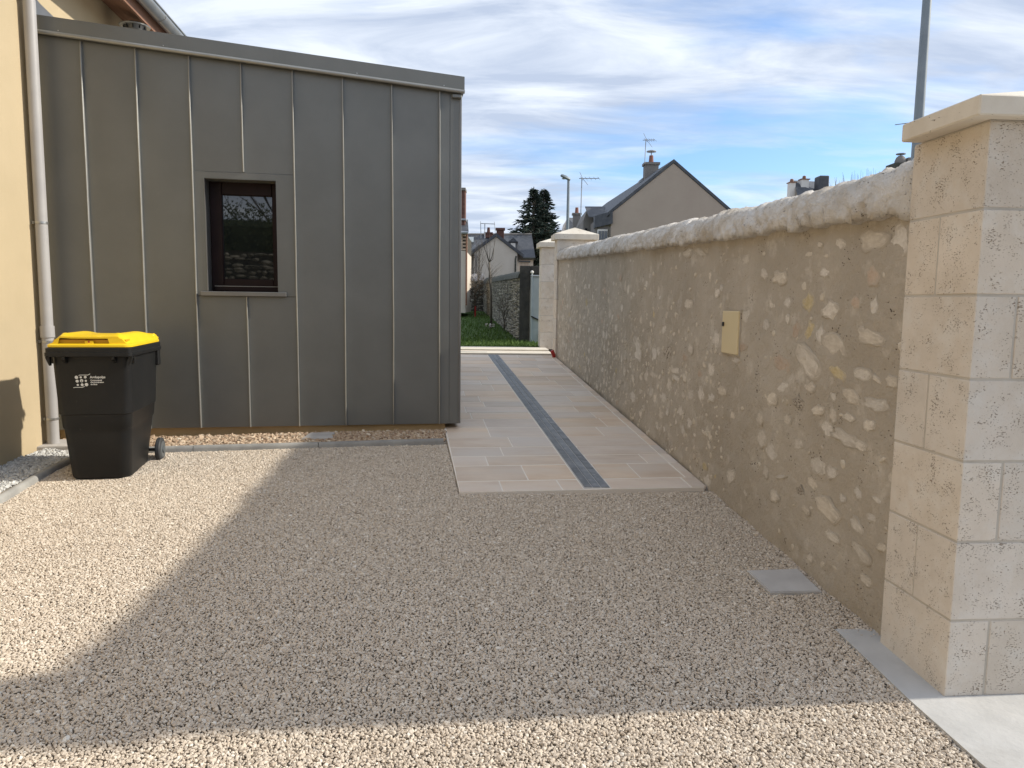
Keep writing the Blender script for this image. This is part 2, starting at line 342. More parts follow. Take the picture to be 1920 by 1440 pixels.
def single(name, mb, m, label=None, cat=None, loc=(0, 0, 0), kind=None, group=None, smooth=False, smooth_angle=None):
    me = mb.mesh(name, smooth or bool(smooth_angle), loc); recalc(me)
    ms = m if isinstance(m, (list, tuple)) else [m]
    for q in ms: me.materials.append(M[q])
    if len(ms) > 1: me.polygons.foreach_set('material_index', mb.mi[:len(me.polygons)])
    if smooth_angle: me.set_sharp_from_angle(angle=R(smooth_angle))
    o = bpy.data.objects.new(name, me); COL.objects.link(o); o.location = loc
    if label: o['label'] = label
    if cat: o['category'] = cat
    if kind: o['kind'] = kind
    if group: o['group'] = group
    return o
def fbm(x, y, z=0.0, o=4):
    return noise.fractal(Vector((x, y, z)), 1.0, 2.0, o)

# ground height along the gentle slope away from the camera
def G(y):
    if y < -2: return -0.216
    if y < 13.2: return 0.045*(y-2.8)
    if y < 15: return 0.468+(y-13.2)*0.02
    if y < 17: return 0.504+(y-15)*0.018
    if y < 38: return 0.54+(y-17)*0.0219
    return 1.0

# ------------------------------------------------------------------ terrain
mb = MB()
ys = [-300, -40, -2, 1, 5, 9, 13.2, 15, 17, 22, 30, 38, 60, 200, 900]; xs = [-700, -60, -8, -4, 0, 4, 8, 60, 700]
for y in ys:
    for x in xs: mb.v.append((x, y, G(y)-0.05))
nx = len(xs)
for j in range(len(ys)-1):
    for i in range(nx-1): mb.f.append((j*nx+i, j*nx+i+1, (j+1)*nx+i+1, (j+1)*nx+i)); mb.mi.append(0)
single('ground', mb, 'soil', kind='structure')

def sheet(name, poly, off, m, thick=0.04, kind='structure'):
    mb = MB(); mb.prism(poly, lambda x, y: G(y)+off-thick, lambda x, y: G(y)+off); return single(name, mb, m, kind=kind)

# wall frame
WP = Vector((1.6, 2.99, 0)); WD = Vector((-0.0797, 0.9968, 0)).normalized(); WN = Vector((-WD.y, WD.x, 0))   # outward = left
def WL(s, o, z): p = WP+WD*s+WN*o; return (p.x, p.y, z)
# facade frame
FT = Vector((1, 0.18, 0)).normalized(); FN = Vector((FT.y, -FT.x, 0))
def fy(X): return 7.02+0.18*(X+0.633)
def FA(X, o, z): return (X+FN.x*o, fy(X)+FN.y*o, z)
# house side wall (yellow), running away from the camera
def hx(Y): return -4.0-0.13*(Y-6.4)

# ------------------------------------------------------------------ gravel yard
yard = [(-3.31, 0.4), (3.2, 0.4), (1.78, 0.9), (1.52, 2.2), (1.48, 2.6), (1.42, 3.05), (1.64, 3.0), (1.44, 5.12), (-0.36, 4.99), (-0.575, 6.46), (-3.44, 5.95), (-3.46, 5.6)]
sheet('gravel_bed_ground', [(-3.36, -1.9), (4.2, -1.9), (1.65, 3.0), (1.46, 5.3), (-0.2, 5.3), (-0.45, 6.6), (-3.5, 6.1), (-3.5, 5.6)], -0.012, 'bed')
sheet('planting_strip_ground', [(-3.52, 6.03), (-0.56, 6.55), (-0.62, 7.08), (-4.05, 6.5)], -0.006, 'bed')
sheet('side_strip_ground', [(-3.34, 4.0), (-3.44, 5.4), (-3.5, 6.0), (-3.9, 6.45), (-4.1, 6.5), (-3.65, 4.0), (-3.45, 2.6), (-3.12, 2.6)], -0.008, 'bed')

def inpoly(x, y, poly):
    c = np.zeros(x.shape, bool); j = len(poly)-1
    for i in range(len(poly)):
        xi, yi = poly[i]; xj, yj = poly[j]
        c ^= ((yi > y) != (yj > y)) & (x < (xj-xi)*(y-yi)/(yj-yi+1e-12)+xi); j = i
    return c

def stone_material(name, cols, rough=0.9):
    m = bpy.data.materials.new(name); m.use_nodes = True; t = m.node_tree; n = t.nodes; l = t.links
    b = n['Principled BSDF']; b.inputs['Roughness'].default_value = rough; b.inputs['Specular IOR Level'].default_value = 0.25
    a = n.new('ShaderNodeAttribute'); a.attribute_type = 'INSTANCER'; a.attribute_name = 'tint'
    r = n.new('ShaderNodeValToRGB'); l.new(a.outputs['Fac'], r.inputs[0])
    while len(r.color_ramp.elements) < len(cols): r.color_ramp.elements.new(0.5)
    for i, c in enumerate(cols):
        r.color_ramp.elements[i].position = i/(len(cols)-1); r.color_ramp.elements[i].color = (*c, 1)
    l.new(r.outputs[0], b.inputs['Base Color']); M[name] = m; return m
stone_material('gravel_stone', [(0.32, 0.26, 0.20), (0.48, 0.40, 0.315), (0.57, 0.485, 0.39), (0.61, 0.525, 0.425), (0.65, 0.565, 0.465), (0.73, 0.655, 0.555), (0.80, 0.745, 0.655)])
stone_material('bed_stone', [(0.20, 0.13, 0.085), (0.36, 0.25, 0.17), (0.50, 0.38, 0.27), (0.60, 0.48, 0.35), (0.72, 0.63, 0.50)])
stone_material('grey_stone', [(0.25, 0.25, 0.25), (0.50, 0.50, 0.49), (0.66, 0.66, 0.64), (0.80, 0.80, 0.78)])

def gravel(name, polys, spacing, size, material, seed, label, zoff=0.0, holes=(), loose=0.25, flat=0.62):
    rng = np.random.default_rng(seed)
    P = []
    for poly in polys:
        a = np.array(poly); x0, y0 = a.min(0); x1, y1 = a.max(0)
        gx, gy = np.meshgrid(np.arange(x0, x1, spacing), np.arange(y0, y1, spacing*0.9)); gx = gx.ravel(); gy = gy.ravel()
        gx = gx+rng.uniform(-.55, .55, gx.size)*spacing; gy = gy+rng.uniform(-.55, .55, gy.size)*spacing
        k = inpoly(gx, gy, poly)
        for h in holes: k &= ~inpoly(gx, gy, h)
        P.append(np.stack([gx[k], gy[k]], 1))
    P = np.concatenate(P); n = len(P)
    gz = np.interp(P[:, 1], [-2, 13.2, 15], [-0.216, 0.468, 0.504])
    s = size*rng.lognormal(0, 0.26, n).clip(0.55, 1.9)
    und = 0.003+0.004*np.sin(P[:, 0]*2.3+np.sin(P[:, 1]*1.7))*np.cos(P[:, 1]*2.9)
    z = gz+zoff+und+rng.uniform(-.12, .32, n)*size*0.7
    co = np.stack([P[:, 0], P[:, 1], z], 1).astype(np.float32)
    me = bpy.data.meshes.new(name); me.vertices.add(n); me.vertices.foreach_set('co', co.ravel())
    A = me.attributes.new('rot', 'FLOAT_VECTOR', 'POINT')
    rot = np.stack([rng.normal(0, loose, n), rng.normal(0, loose, n), rng.uniform(0, 6.283, n)], 1).astype(np.float32); A.data.foreach_set('vector', rot.ravel())
    A = me.attributes.new('scl', 'FLOAT_VECTOR', 'POINT')
    sc = np.stack([s*rng.uniform(.85, 1.35, n), s*rng.uniform(.6, .95, n), s*rng.uniform(flat*.8, flat*1.25, n)], 1).astype(np.float32); A.data.foreach_set('vector', sc.ravel())
    A = me.attributes.new('tint', 'FLOAT', 'POINT'); A.data.foreach_set('value', rng.normal(0.5, 0.2, n).clip(0, 1).astype(np.float32))
    A = me.attributes.new('pick', 'INT', 'POINT'); A.data.foreach_set('value', rng.integers(0, 8, n).astype(np.int32))
    me.materials.append(M[material])
    o = bpy.data.objects.new(name, me); COL.objects.link(o)
    ng = bpy.data.node_groups.new(name+'_nodes', 'GeometryNodeTree')
    ng.interface.new_socket('Geometry', in_out='INPUT', socket_type='NodeSocketGeometry')
    ng.interface.new_socket('Geometry', in_out='OUTPUT', socket_type='NodeSocketGeometry')
    gn = ng.nodes.new; gl = ng.links.new
    gi = gn('NodeGroupInput'); go = gn('NodeGroupOutput'); jn = gn('GeometryNodeJoinGeometry')
    for v in range(8):
        ic = gn('GeometryNodeMeshIcoSphere'); ic.inputs['Radius'].default_value = 0.5; ic.inputs['Subdivisions'].default_value = 1
        rv = gn('FunctionNodeRandomValue'); rv.data_type = 'FLOAT_VECTOR'
        rv.inputs[0].default_value = (-.17, -.17, -.17); rv.inputs[1].default_value = (.17, .17, .17); rv.inputs['Seed'].default_value = seed*17+v
        sp = gn('GeometryNodeSetPosition'); gl(ic.outputs[0], sp.inputs[0]); gl(rv.outputs[0], sp.inputs['Offset'])
        ss = gn('GeometryNodeSetShadeSmooth'); ss.inputs['Shade Smooth'].default_value = False; gl(sp.outputs[0], ss.inputs[0])
        sm = gn('GeometryNodeSetMaterial'); sm.inputs['Material'].default_value = M[material]; gl(ss.outputs[0], sm.inputs[0])
        g2 = gn('GeometryNodeGeometryToInstance'); gl(sm.outputs[0], g2.inputs[0]); gl(g2.outputs[0], jn.inputs[0])
    ip = gn('GeometryNodeInstanceOnPoints'); gl(gi.outputs[0], ip.inputs['Points']); gl(jn.outputs[0], ip.inputs['Instance'])
    ip.inputs['Pick Instance'].default_value = True
    def na(nm, ty):
        q = gn('GeometryNodeInputNamedAttribute'); q.data_type = ty; q.inputs[0].default_value = nm; return q.outputs[0]
    gl(na('pick', 'INT'), ip.inputs['Instance Index'])
    er = gn('FunctionNodeEulerToRotation'); gl(na('rot', 'FLOAT_VECTOR'), er.inputs[0]); gl(er.outputs[0], ip.inputs['Rotation'])
    gl(na('scl', 'FLOAT_VECTOR'), ip.inputs['Scale']); gl(ip.outputs[0], go.inputs[0])
    md = o.modifiers.new('stones', 'NODES'); md.node_group = ng
    o['kind'] = 'stuff'; o['label'] = label; o['category'] = 'gravel'
    return o

cover_poly = [(1.23, 3.71), (1.26, 3.444), (1.516, 3.464), (1.505, 3.74)]
strip_cover = [(-1.87, 6.485), (-1.60, 6.53), (-1.64, 6.78), (-1.86, 6.745)]
gravel('gravel', [yard], 0.0094, 0.0122, 'gravel_stone', 3, 'beige crushed limestone gravel covering the yard', holes=[cover_poly])
gravel('bed_gravel', [[(-3.44, 6.07), (-0.60, 6.585), (-0.635, 7.0), (-3.96, 6.42)]], 0.019, 0.030, 'bed_stone', 5,
       'coarse brown pebbles in the strip under the zinc facade', zoff=0.008, holes=[strip_cover], loose=0.5)
gravel('grey_gravel', [[(-3.40, 4.1), (-3.50, 5.4), (-3.55, 6.0), (-3.90, 6.10), (-3.92, 5.75), (-3.66, 3.9), (-3.45, 3.0), (-3.22, 3.0)]], 0.015, 0.021, 'grey_stone', 6,
       'pale grey gravel between the left kerb and the yellow house', zoff=0.004, loose=0.5)

# ------------------------------------------------------------------ kerbs
def kerb_line(label, pts, cat='kerb'):
    t = thing('kerb', label, cat, (pts[0][0], pts[0][1], G(pts[0][1])))
    for (a, b) in zip(pts[:-1], pts[1:]):
        A = Vector((a[0], a[1], 0)); B = Vector((b[0], b[1], 0)); d = (B-A).normalized(); A = A+d*0.003; B = B-d*0.003; nrm = Vector((-d.y, d.x, 0))
        prof = [(-0.03, -0.06), (-0.03, 0.028), (-0.024, 0.043), (-0.010, 0.052), (0.010, 0.052), (0.024, 0.043), (0.03, 0.028), (0.03, -0.06)]
        mb = MB(); V = []
        for P in (A, B):
            for o, h in prof: q = P+nrm*o; V.append((q.x, q.y, G(q.y)+h))
        n = len(prof)
        mb.add(V, [tuple(range(n)), tuple(range(2*n-1, n-1, -1))]+[(i, i+n, (i+1) % n+n, (i+1) % n) for i in range(n)])
        part('kerb_stone', mb, 'kerb', t, smooth_angle=40)
kerb_line('grey rounded concrete kerb running under the zinc facade towards the paved path', [(-3.42, 5.96), (-2.66, 6.10), (-1.66, 6.275), (-0.60, 6.475)])
kerb_line('grey rounded concrete kerb left of the bin edging the pale gravel', [(-3.47, 5.93), (-3.42, 5.32), (-3.27, 4.35), (-3.12, 3.38), (-3.0, 2.5)])

# ------------------------------------------------------------------ covers
def cover(label, poly, m='cover', h=0.018):
    mb = MB(); c = (sum(p[0] for p in poly)/4, sum(p[1] for p in poly)/4)
    mb.prism(poly, lambda x, y: G(y)-0.03, lambda x, y: G(y)+h*0.8)
    ins = [(c[0]+(x-c[0])*0.955, c[1]+(y-c[1])*0.955) for x, y in poly]
    mb.prism(ins, lambda x, y: G(y)+h*0.8-0.001, lambda x, y: G(y)+h)
    return single('inspection_cover', mb, m, label, 'cover', (c[0], c[1], G(c[1])), group='concrete inspection covers')
cover('square concrete cover set in gravel at the foot of the rubble wall', cover_poly[::-1][::-1])
cover('small rectangular concrete cover in the pebble strip under the zinc facade', strip_cover, h=0.03)
cover('concrete pad under the grey downpipe at the yellow house corner', [(-4.0, 6.06), (-3.5, 6.14), (-3.55, 6.42), (-4.04, 6.34)], h=0.03)

# foundation slab at the near pillar
mb = MB(); mb.prism([(1.425, 3.10), (1.46, 2.55), (1.50, 2.2), (1.74, 0.9), (2.3, -1.5), (6, -1.5), (6, 3.10)], -0.12, lambda x, y: 0.006+(0.040 if y < 2.6 else 0.03)*(y-2.6))
single('concrete_slab', mb, 'concrete', kind='structure')

# ------------------------------------------------------------------ paved path
rows = [4.99, 5.253, 5.68, 5.98, 6.29, 6.68, 7.10, 7.53, 7.86, 8.2, 8.52, 8.92, 9.30, 9.80, 10.2, 10.6, 11.02, 11.54, 11.98, 12.43, 12.85, 13.28]
def dl(y): return 0.515-0.1165*(y-5.06)
def dr(y): return 0.703-0.1165*(y-5.06)
def pl(y):
    return -0.352-0.135*(y-4.99) if y < 7.0 else -0.64-0.19*(y-7.0)
def pr(y): return 1.6-0.08*(y-2.99)-0.03
def front(x): return 0.117*(x+0.35)             # the rows run slightly away to the right
path = thing('paved_path', None, None, (0.3, 5.0, G(5.0)), kind='structure')
mb = MB(); poly = [(pl(4.995), 4.995), (pr(5.2)-0.004, 5.19), (pr(13.3), 13.3), (pl(13.3), 13.3), (pl(7), 7.0)]
mb.prism(poly, lambda x, y: G(y)-0.04, lambda x, y: G(y)+0.0172); part('bedding', mb, 'tile_joint', path)
rnd = random.Random(4)
def tile(x0, x1, y0, y1, sk, ym):
    j = 0.0055
    def sx(xf, y, side):  # xf is offset at row start; skew with the drain
        return xf
    P = []
    for (xa, ya, sg) in ((x0, y0, 1), (x1, y0, -1), (x1, y1, -1), (x0, y1, 1)):
        P.append((xa+sg*j+sk*(ya-ym), ya+(j*2.1 if ya == y0 else -j*2.1)))
    Q = [(xx, yy+front(xx)*1.0*max(0, 1-(yy-5)/10)) for xx, yy in P]
    z = rnd.uniform(0.0185, 0.0215)
    mb = MB(); c = (sum(q[0] for q in Q)/4, sum(q[1] for q in Q)/4)
    mb.prism(Q, lambda x, y: G(y)-0.005, lambda x, y: G(y)+z-0.0015)
    n = 4; b = 0.002; I = [(q[0]+(b if q[0] < c[0] else -b), q[1]+(b if q[1] < c[1] else -b)) for q in Q]
    mb.f.pop(1); mb.mi.pop()
    o = len(mb.v); mb.v += [(x, y, G(y)+z) for x, y in I]; mb.f.append((o, o+1, o+2, o+3)); mb.mi.append(0)
    for i in range(4): mb.f.append((4+i, 4+(i+1) % 4, o+(i+1) % 4, o+i)); mb.mi.append(0)
    return part('tile', mb, 'tile', path)
for ri in range(len(rows)-1):
    y0, y1 = rows[ri], rows[ri+1]; ym = (y0+y1)/2
    L0, L1 = pl(ym), dl(ym)-0.004; R0, R1 = dr(ym)+0.004, pr(ym)-0.085
    if y1 < 5.4: R1 = pr(ym)-0.12
    for side, (a, b) in enumerate(((L0, L1), (R0, R1))):
        cuts = [a]; x = a+rnd.uniform(0.25, 0.6)
        if side == 0 and ri in (0, 1, 2): x = a+[0.30, 0.52, 0.27][ri]
        while x < b-0.15: cuts.append(x); x += rnd.choice([0.42, 0.55, 0.62, 0.68])
        cuts.append(b)
        for u, v in zip(cuts[:-1], cuts[1:]): tile(u, v, y0, y1, -0.1165 if side == 0 else -0.095, ym)
    tile(pr(ym)-(0.08 if y1 > 5.4 else 0.115), pr(ym), y0, y1, -0.08, ym)      # narrow cut border along the wall
# drain
drain = thing('drain_channel', 'dark slate drainage strip running up the middle of the pale paved path', 'drain', (0.6, 5.03, G(5.03)))
mb = MB(); mb.prism([(dl(5.02), 5.02+front(.5)), (dr(5.02), 5.02+front(.7)), (dr(13.3), 13.3), (dl(13.3), 13.3)], lambda x, y: G(y)-0.04, lambda x, y: G(y)+0.020); part('drain_bed', mb, 'cover', drain)
y = 5.03
k = 0
while y < 13.2:
    y2 = min(y+(0.5 if k == 0 else 1.0), 13.28)
    for a, b in ((0.006, 0.058), (0.067, 0.119), (0.128, 0.182)):
        mb = MB(); f = front(0.6)*max(0, 1-(y-5)/10); f2 = front(0.6)*max(0, 1-(y2-5)/10)
        mb.prism([(dl(y)+a, y+f+0.003), (dl(y)+b, y+f+0.003), (dl(y2)+b, y2+f2-0.003), (dl(y2)+a, y2+f2-0.003)], lambda x, yy: G(yy)-0.01, lambda x, yy: G(yy)+0.0245)
        part('slate_strip', mb, 'drain', drain)
    y = y2; k += 1

# threshold steps
TH = thing('stone_threshold', 'pale limestone step across the far end of the paved path', 'step', (0, 13.4, 0.5))
p0 = at(1031, 660, 13.42)
mb = MB(); mb.prism([(-2.6, 13.30), (0.745, 13.42), (0.70, 14.15), (-2.6, 14.05)], 0.3, 0.512); part('step_slab', mb, 'cap', TH)
mb = MB(); mb.prism([(-2.6, 14.055), (0.70, 14.155), (0.66, 15.0), (-2.6, 15.0)], 0.3, 0.535); part('step_slab', mb, 'cap', TH)
mb = MB(); mb.box(-1.2, -0.47, 13.62, 13.66, 0.50, 0.516); part('slot_channel', mb, 'drain', TH)

# ------------------------------------------------------------------ rubble wall
SL = 10.14
def wbz(s): return G(2.99+s*0.9968)-0.06
def wtop(s): return 1.785+0.0385*s
def wsurf(s, z): return 0.010*fbm(s*1.3, z*1.6, 1.0, 3)+0.006*fbm(s*9, z*9, 5.0, 3)+0.012*max(0, 0.25-(z-G(2.99+s)))*4*max(0, fbm(s*3, z*6, 9, 2)+.3)
wall = thing('rubble_wall', 'long garden wall of lime mortar with pale stones showing and a whitewashed rounded coping', 'wall', (1.6, 2.99, 0))
mb = MB(); ds = 0.016; ns = int(SL/ds); nz_ = 110
for i in range(ns+1):
    s = i*ds
    if i == ns: s = SL
    for j in range(nz_+1):
        f = j/nz_; z = wbz(s)+(wtop(s)+0.05-wbz(s))*f
        mb.v.append(WL(s, wsurf(s, z), z))
for i in range(ns):
    for j in range(nz_):
        a = i*(nz_+1)+j; mb.f.append((a, a+nz_+1, a+nz_+2, a+1)); mb.mi.append(0)
part('mortar_face', mb, 'mortar', wall, smooth=True, fix=False)
mb = MB(); V = []
for s in (0.0, SL):
    for o, zf in ((-0.03, 0), (-0.42, 0), (-0.42, 1), (-0.03, 1)): V.append(WL(s, o, wtop(s)+0.04 if zf else wbz(s)))
mb.hexa([V[0], V[1], V[5], V[4], V[3], V[2], V[6], V[7]]); part('wall_core', mb, 'mortar', wall)
# coping: rounded back of rough lime
mb = MB(); ds = 0.0125; ns = int((SL+.03)/ds); na_ = 44
for i in range(ns+1):
    s = min(i*ds-0.03, SL)
    for j in range(na_+1):
        t = j/na_; an = math.pi*t
        # half ellipse; o from +0.045 (our side) to -0.465
        oo = -0.21+0.258*math.cos(an); zz = wtop(s)+(0.212+0.075*math.exp(-max(s, 0)/0.55))*math.sin(an)**0.8
        k = 0.011*fbm(s*2.2-t*1.8, t*3, 2.0, 3)+0.013*fbm(s*11-t*9, t*3.5, 7.0, 4)+0.011*(1-2*abs(fbm(s*24-t*20, t*7, 3.0, 3)))*0.8+0.005*fbm(s*60, t*30, 6, 2)
        if j <= 3: k += 0.022*fbm(s*13, t*10, 4.4, 3); zz += 0.026*fbm(s*11, 0.3, 8.8, 3)*(1-j/4)
        oo += k*math.cos(an); zz += k*math.sin(an)
        if oo > 0: oo -= (oo+0.0)*math.exp(-max(0, s)/0.10)*1.02
        mb.v.append(WL(s, oo, zz))
for i in range(ns):
    for j in range(na_):
        a = i*(na_+1)+j; mb.f.append((a, a+na_+1, a+na_+2, a+1)); mb.mi.append(0)
    a = i*(na_+1); b = a+na_; mb.f.append((b, b+na_+1, a+na_+1, a)); mb.mi.append(0)
mb.f.append(tuple(range(na_+1))); mb.mi.append(0)
part('coping', mb, 'coping', wall, smooth=True, fix=False)

# stones showing through the mortar
def stone_mesh(seed, n=13):
    r = random.Random(seed); V = [(0, 0, 0.0)]; rings = [(0.55, 1.0), (0.86, 0.82), (1.03, 0.1), (1.10, -0.9)]
    base = [0.5*(0.62+0.58*r.random()) for _ in range(n)]
    ph = r.random()*6
    V = [(0, r.uniform(0.9, 1.15), 0)]
    for q, h in rings:
        for k in range(n):
            a = 2*math.pi*k/n+ph; rr = base[k]*q
            V.append((rr*math.cos(a), h+(r.uniform(-0.12, 0.12) if h > 0.2 else 0), rr*math.sin(a)))
    F = [(0, 1+(k+1) % n, 1+k) for k in range(n)]
    for i in range(len(rings)-1):
        for k in range(n): a = 1+i*n+k; b = 1+i*n+(k+1) % n; F.append((a, b, b+n, a+n))
    me = bpy.data.meshes.new('stone'); me.from_pydata(V, [], F); recalc(me)
    me.polygons.foreach_set('use_smooth', [True]*len(me.polygons)); return me
variants = {}
for key in ('rubble', 'rubble_yellow', 'rubble_pink', 'rubble_dark'):
    variants[key] = []
    for q in range(14 if key == 'rubble' else 4):
        me = stone_mesh(100+q); me.materials.append(M[key]); variants[key].append(me)
placed = []
S = [(0.3,1.71,0.189,0.079,0),(0.09,1.7,0.138,0.114,0),(0.59,1.72,0.093,0.047,0),(0.78,1.73,0.052,0.025,0),(0.9,1.69,0.088,0.026,0),(0.71,1.67,0.05,0.02,0),(1.73,1.71,0.162,0.063,0),(1.45,1.61,0.101,0.059,0),(1.24,1.58,0.169,0.067,0),(0.72,1.59,0.09,0.049,0),(0.29,1.56,0.094,0.078,2),(1.13,1.44,0.087,0.055,0),(0.88,1.44,0.11,0.093,1),(0.64,1.4,0.145,0.083,0),(0.41,1.44,0.076,0.054,2),(0.26,1.42,0.054,0.087,0),(1.11,1.35,0.049,0.049,0),(1.38,1.31,0.084,0.064,0),(0.84,1.29,0.108,0.092,1),(1.0,1.29,0.07,0.096,2),(0.73,1.28,0.081,0.09,0),(0.58,1.24,0.206,0.115,0),(0.28,1.29,0.189,0.066,0),(1.14,1.1,0.201,0.089,2),(0.84,1.14,0.26,0.113,0),(0.54,1.11,0.148,0.057,1),(0.33,1.12,0.131,0.054,0),(0.21,1.11,0.076,0.026,0),(0.1,1.11,0.085,0.05,0),(2.04,0.84,0.15,0.068,0),(1.25,0.9,0.16,0.103,0),(1.1,0.97,0.149,0.055,0),(0.79,1.01,0.106,0.051,0),(0.9,0.91,0.135,0.063,3),(0.56,0.99,0.056,0.038,0),(0.4,1.01,0.137,0.073,0),(0.21,1.0,0.182,0.052,0),(0.7,0.9,0.122,0.05,0),(0.55,0.9,0.065,0.067,0),(0.41,0.91,0.103,0.037,0),(0.61,0.82,0.116,0.078,0),(0.25,0.9,0.094,0.053,0),(0.43,0.81,0.21,0.056,0),(1.03,0.8,0.084,0.054,0),(0.3,0.8,0.097,0.045,0),(0.9,0.69,0.113,0.063,0),(1.22,0.58,0.146,0.092,0),(0.68,0.62,0.121,0.09,0),(2.26,0.15,0.145,0.115,0),(1.29,0.45,0.069,0.07,0),(0.53,0.62,0.093,0.058,0),(1.81,0.3,0.138,0.079,0),(3.49,0.46,0.156,0.088,0),(2.92,0.57,0.208,0.08,0),(4.52,0.48,0.209,0.122,0),(3.45,0.62,0.215,0.087,0),(2.69,0.73,0.143,0.077,0),(3.79,0.78,0.204,0.055,0),(4.45,0.95,0.408,0.22,0),(3.75,0.97,0.334,0.145,0),(3.4,1.01,0.271,0.154,3),(2.85,1.43,0.199,0.078,0),(2.39,1.63,0.051,0.072,0),(2.14,1.54,0.058,0.041,0),(2.63,1.82,0.275,0.052,0),(2.9,1.83,0.201,0.062,0),(3.1,0.88,0.273,0.049,0),(3.09,0.82,0.218,0.041,0),(1.7,1.35,0.193,0.075,0),(1.8,1.07,0.135,0.039,0),(1.71,1.16,0.13,0.05,2),(0.73,0.52,0.104,0.061,0),(0.64,0.62,0.178,0.079,0),(0.57,0.43,0.229,0.098,0),(0.3,0.43,0.115,0.054,0),(0.25,0.32,0.144,0.054,0),(0.69,0.14,0.062,0.041,0),(0.5,0.31,0.13,0.048,0),(0.14,0.59,0.074,0.026,0),(0.18,0.5,0.091,0.035,0),(0.3,0.58,0.065,0.045,0),(1.15,0.34,0.103,0.068,0),(1.08,0.47,0.124,0.022,0),(0.2,0.21,0.093,0.044,0),(0.78,0.37,0.086,0.041,0),(1.57,0.25,0.078,0.025,0),(0.43,0.52,0.053,0.038,0),(0.08,0.4,0.086,0.034,0),(0.05,0.71,0.056,0.05,0)]
rnd = random.Random(12)
wrot = math.atan2(WD.y, WD.x)
def put_stone(s, z, ww, hh, k, deep=None):
    key = ('rubble', 'rubble_yellow', 'rubble_pink', 'rubble_dark')[k]
    me = rnd.choice(variants[key]); o = bpy.data.objects.new('stone', me); COL.objects.link(o); o.parent = wall
    p = Vector(WL(s, wsurf(s, z)-0.0005, z))-wall.location; o.location = p
    pr_ = deep if deep else rnd.uniform(0.002, 0.0045)
    o.scale = (ww*1.22, pr_, hh*1.22); o.rotation_euler = (rnd.uniform(-.02, .02), rnd.uniform(-0.35, 0.35), wrot)
    placed.append((s, z, ww))
for s, z, ww, hh, k in S: put_stone(s, z, ww, hh, k)
def free(s, z, r): return all(abs(s-a)+abs(z-b) > (r+c)*0.62 for a, b, c in placed)
def dens(s, z):
    h = z-G(2.99+s)
    d = 0.55+0.35*math.exp(-((h-0.55)/0.5)**2)
    if s > 1.5 and h > 1.1: d *= 0.5
    if s < 2.0: d *= 0.25
    return d*(1 if h < 1.5 else 0.35)
n = 0; tries = 0
while n < 205 and tries < 20000:
    tries += 1
    s = 0.1+10*rnd.random()**0.9; zb = G(2.99+s); z = zb+0.05+rnd.random()*(wtop(s)-zb-0.12)
    if 1.68 < s < 2.1 and 1.05 < z < 1.45: continue
    if rnd.random() > dens(s, z): continue
    ww = rnd.uniform(0.04, 0.12)*(1+0.06*s); hh = ww*rnd.uniform(0.4, 0.95)
    if not free(s, z, ww): continue
    put_stone(s, z, ww, hh, rnd.choices((0, 1, 2, 3), (0.88, .04, .06, .02))[0]); n += 1
# smaller slivers joined
mb = MB(); n = 0
sv = [stone_mesh(300+i, 7) for i in range(6)]
svd = [([tuple(v.co) for v in m.vertices], [tuple(p.vertices) for p in m.polygons]) for m in sv]
while n < 900:
    s = 0.05+10*rnd.random(); zb = G(2.99+s); z = zb+0.02+rnd.random()*(wtop(s)-zb-0.06)
    if 1.68 < s < 2.1 and 1.05 < z < 1.45: continue
    if rnd.random() > dens(s, z)*(1 if s > 2 else 0.8): continue
    ww = rnd.uniform(0.018, 0.055)*(1+0.07*s); hh = ww*rnd.uniform(0.35, 1.0); pr_ = rnd.uniform(0.0015, 0.004); an = rnd.uniform(-.6, .6)
    V, F = rnd.choice(svd); ca, sa = math.cos(an), math.sin(an); so_ = wsurf(s, z)
    mb.add([WL(s+(x*ww*ca-zz*hh*sa), so_+y*pr_, z+(x*ww*sa+zz*hh*ca)) for x, y, zz in V], F); n += 1
part('small_stones', mb, 'rubble_small', wall, smooth=True, kind='stuff')
for m in sv: bpy.data.meshes.remove(m)

# meter box hatch in the wall
hb = thing('meter_box', 'cream metal meter box door set flush in the rubble wall', 'meter box', WL(1.895, 0, 1.24))
mb = MB(); mb.cbox(1.755, 2.035, 0.004, 0.022, 1.105, 1.385, 0.003, WL); part('hatch_door', mb, 'box_paint', hb)
mb = MB(); mb.box(1.745, 2.045, -0.05, 0.012, 1.095, 1.395, WL); part('hatch_frame', mb, 'mortar', hb)
mb = MB(); c = WL(2.005, 0.023, 1.295)
mb.cbox(1.996, 2.020, 0.021, 0.032, 1.283, 1.311, 0.003, WL); part('lock', mb, 'black', hb)

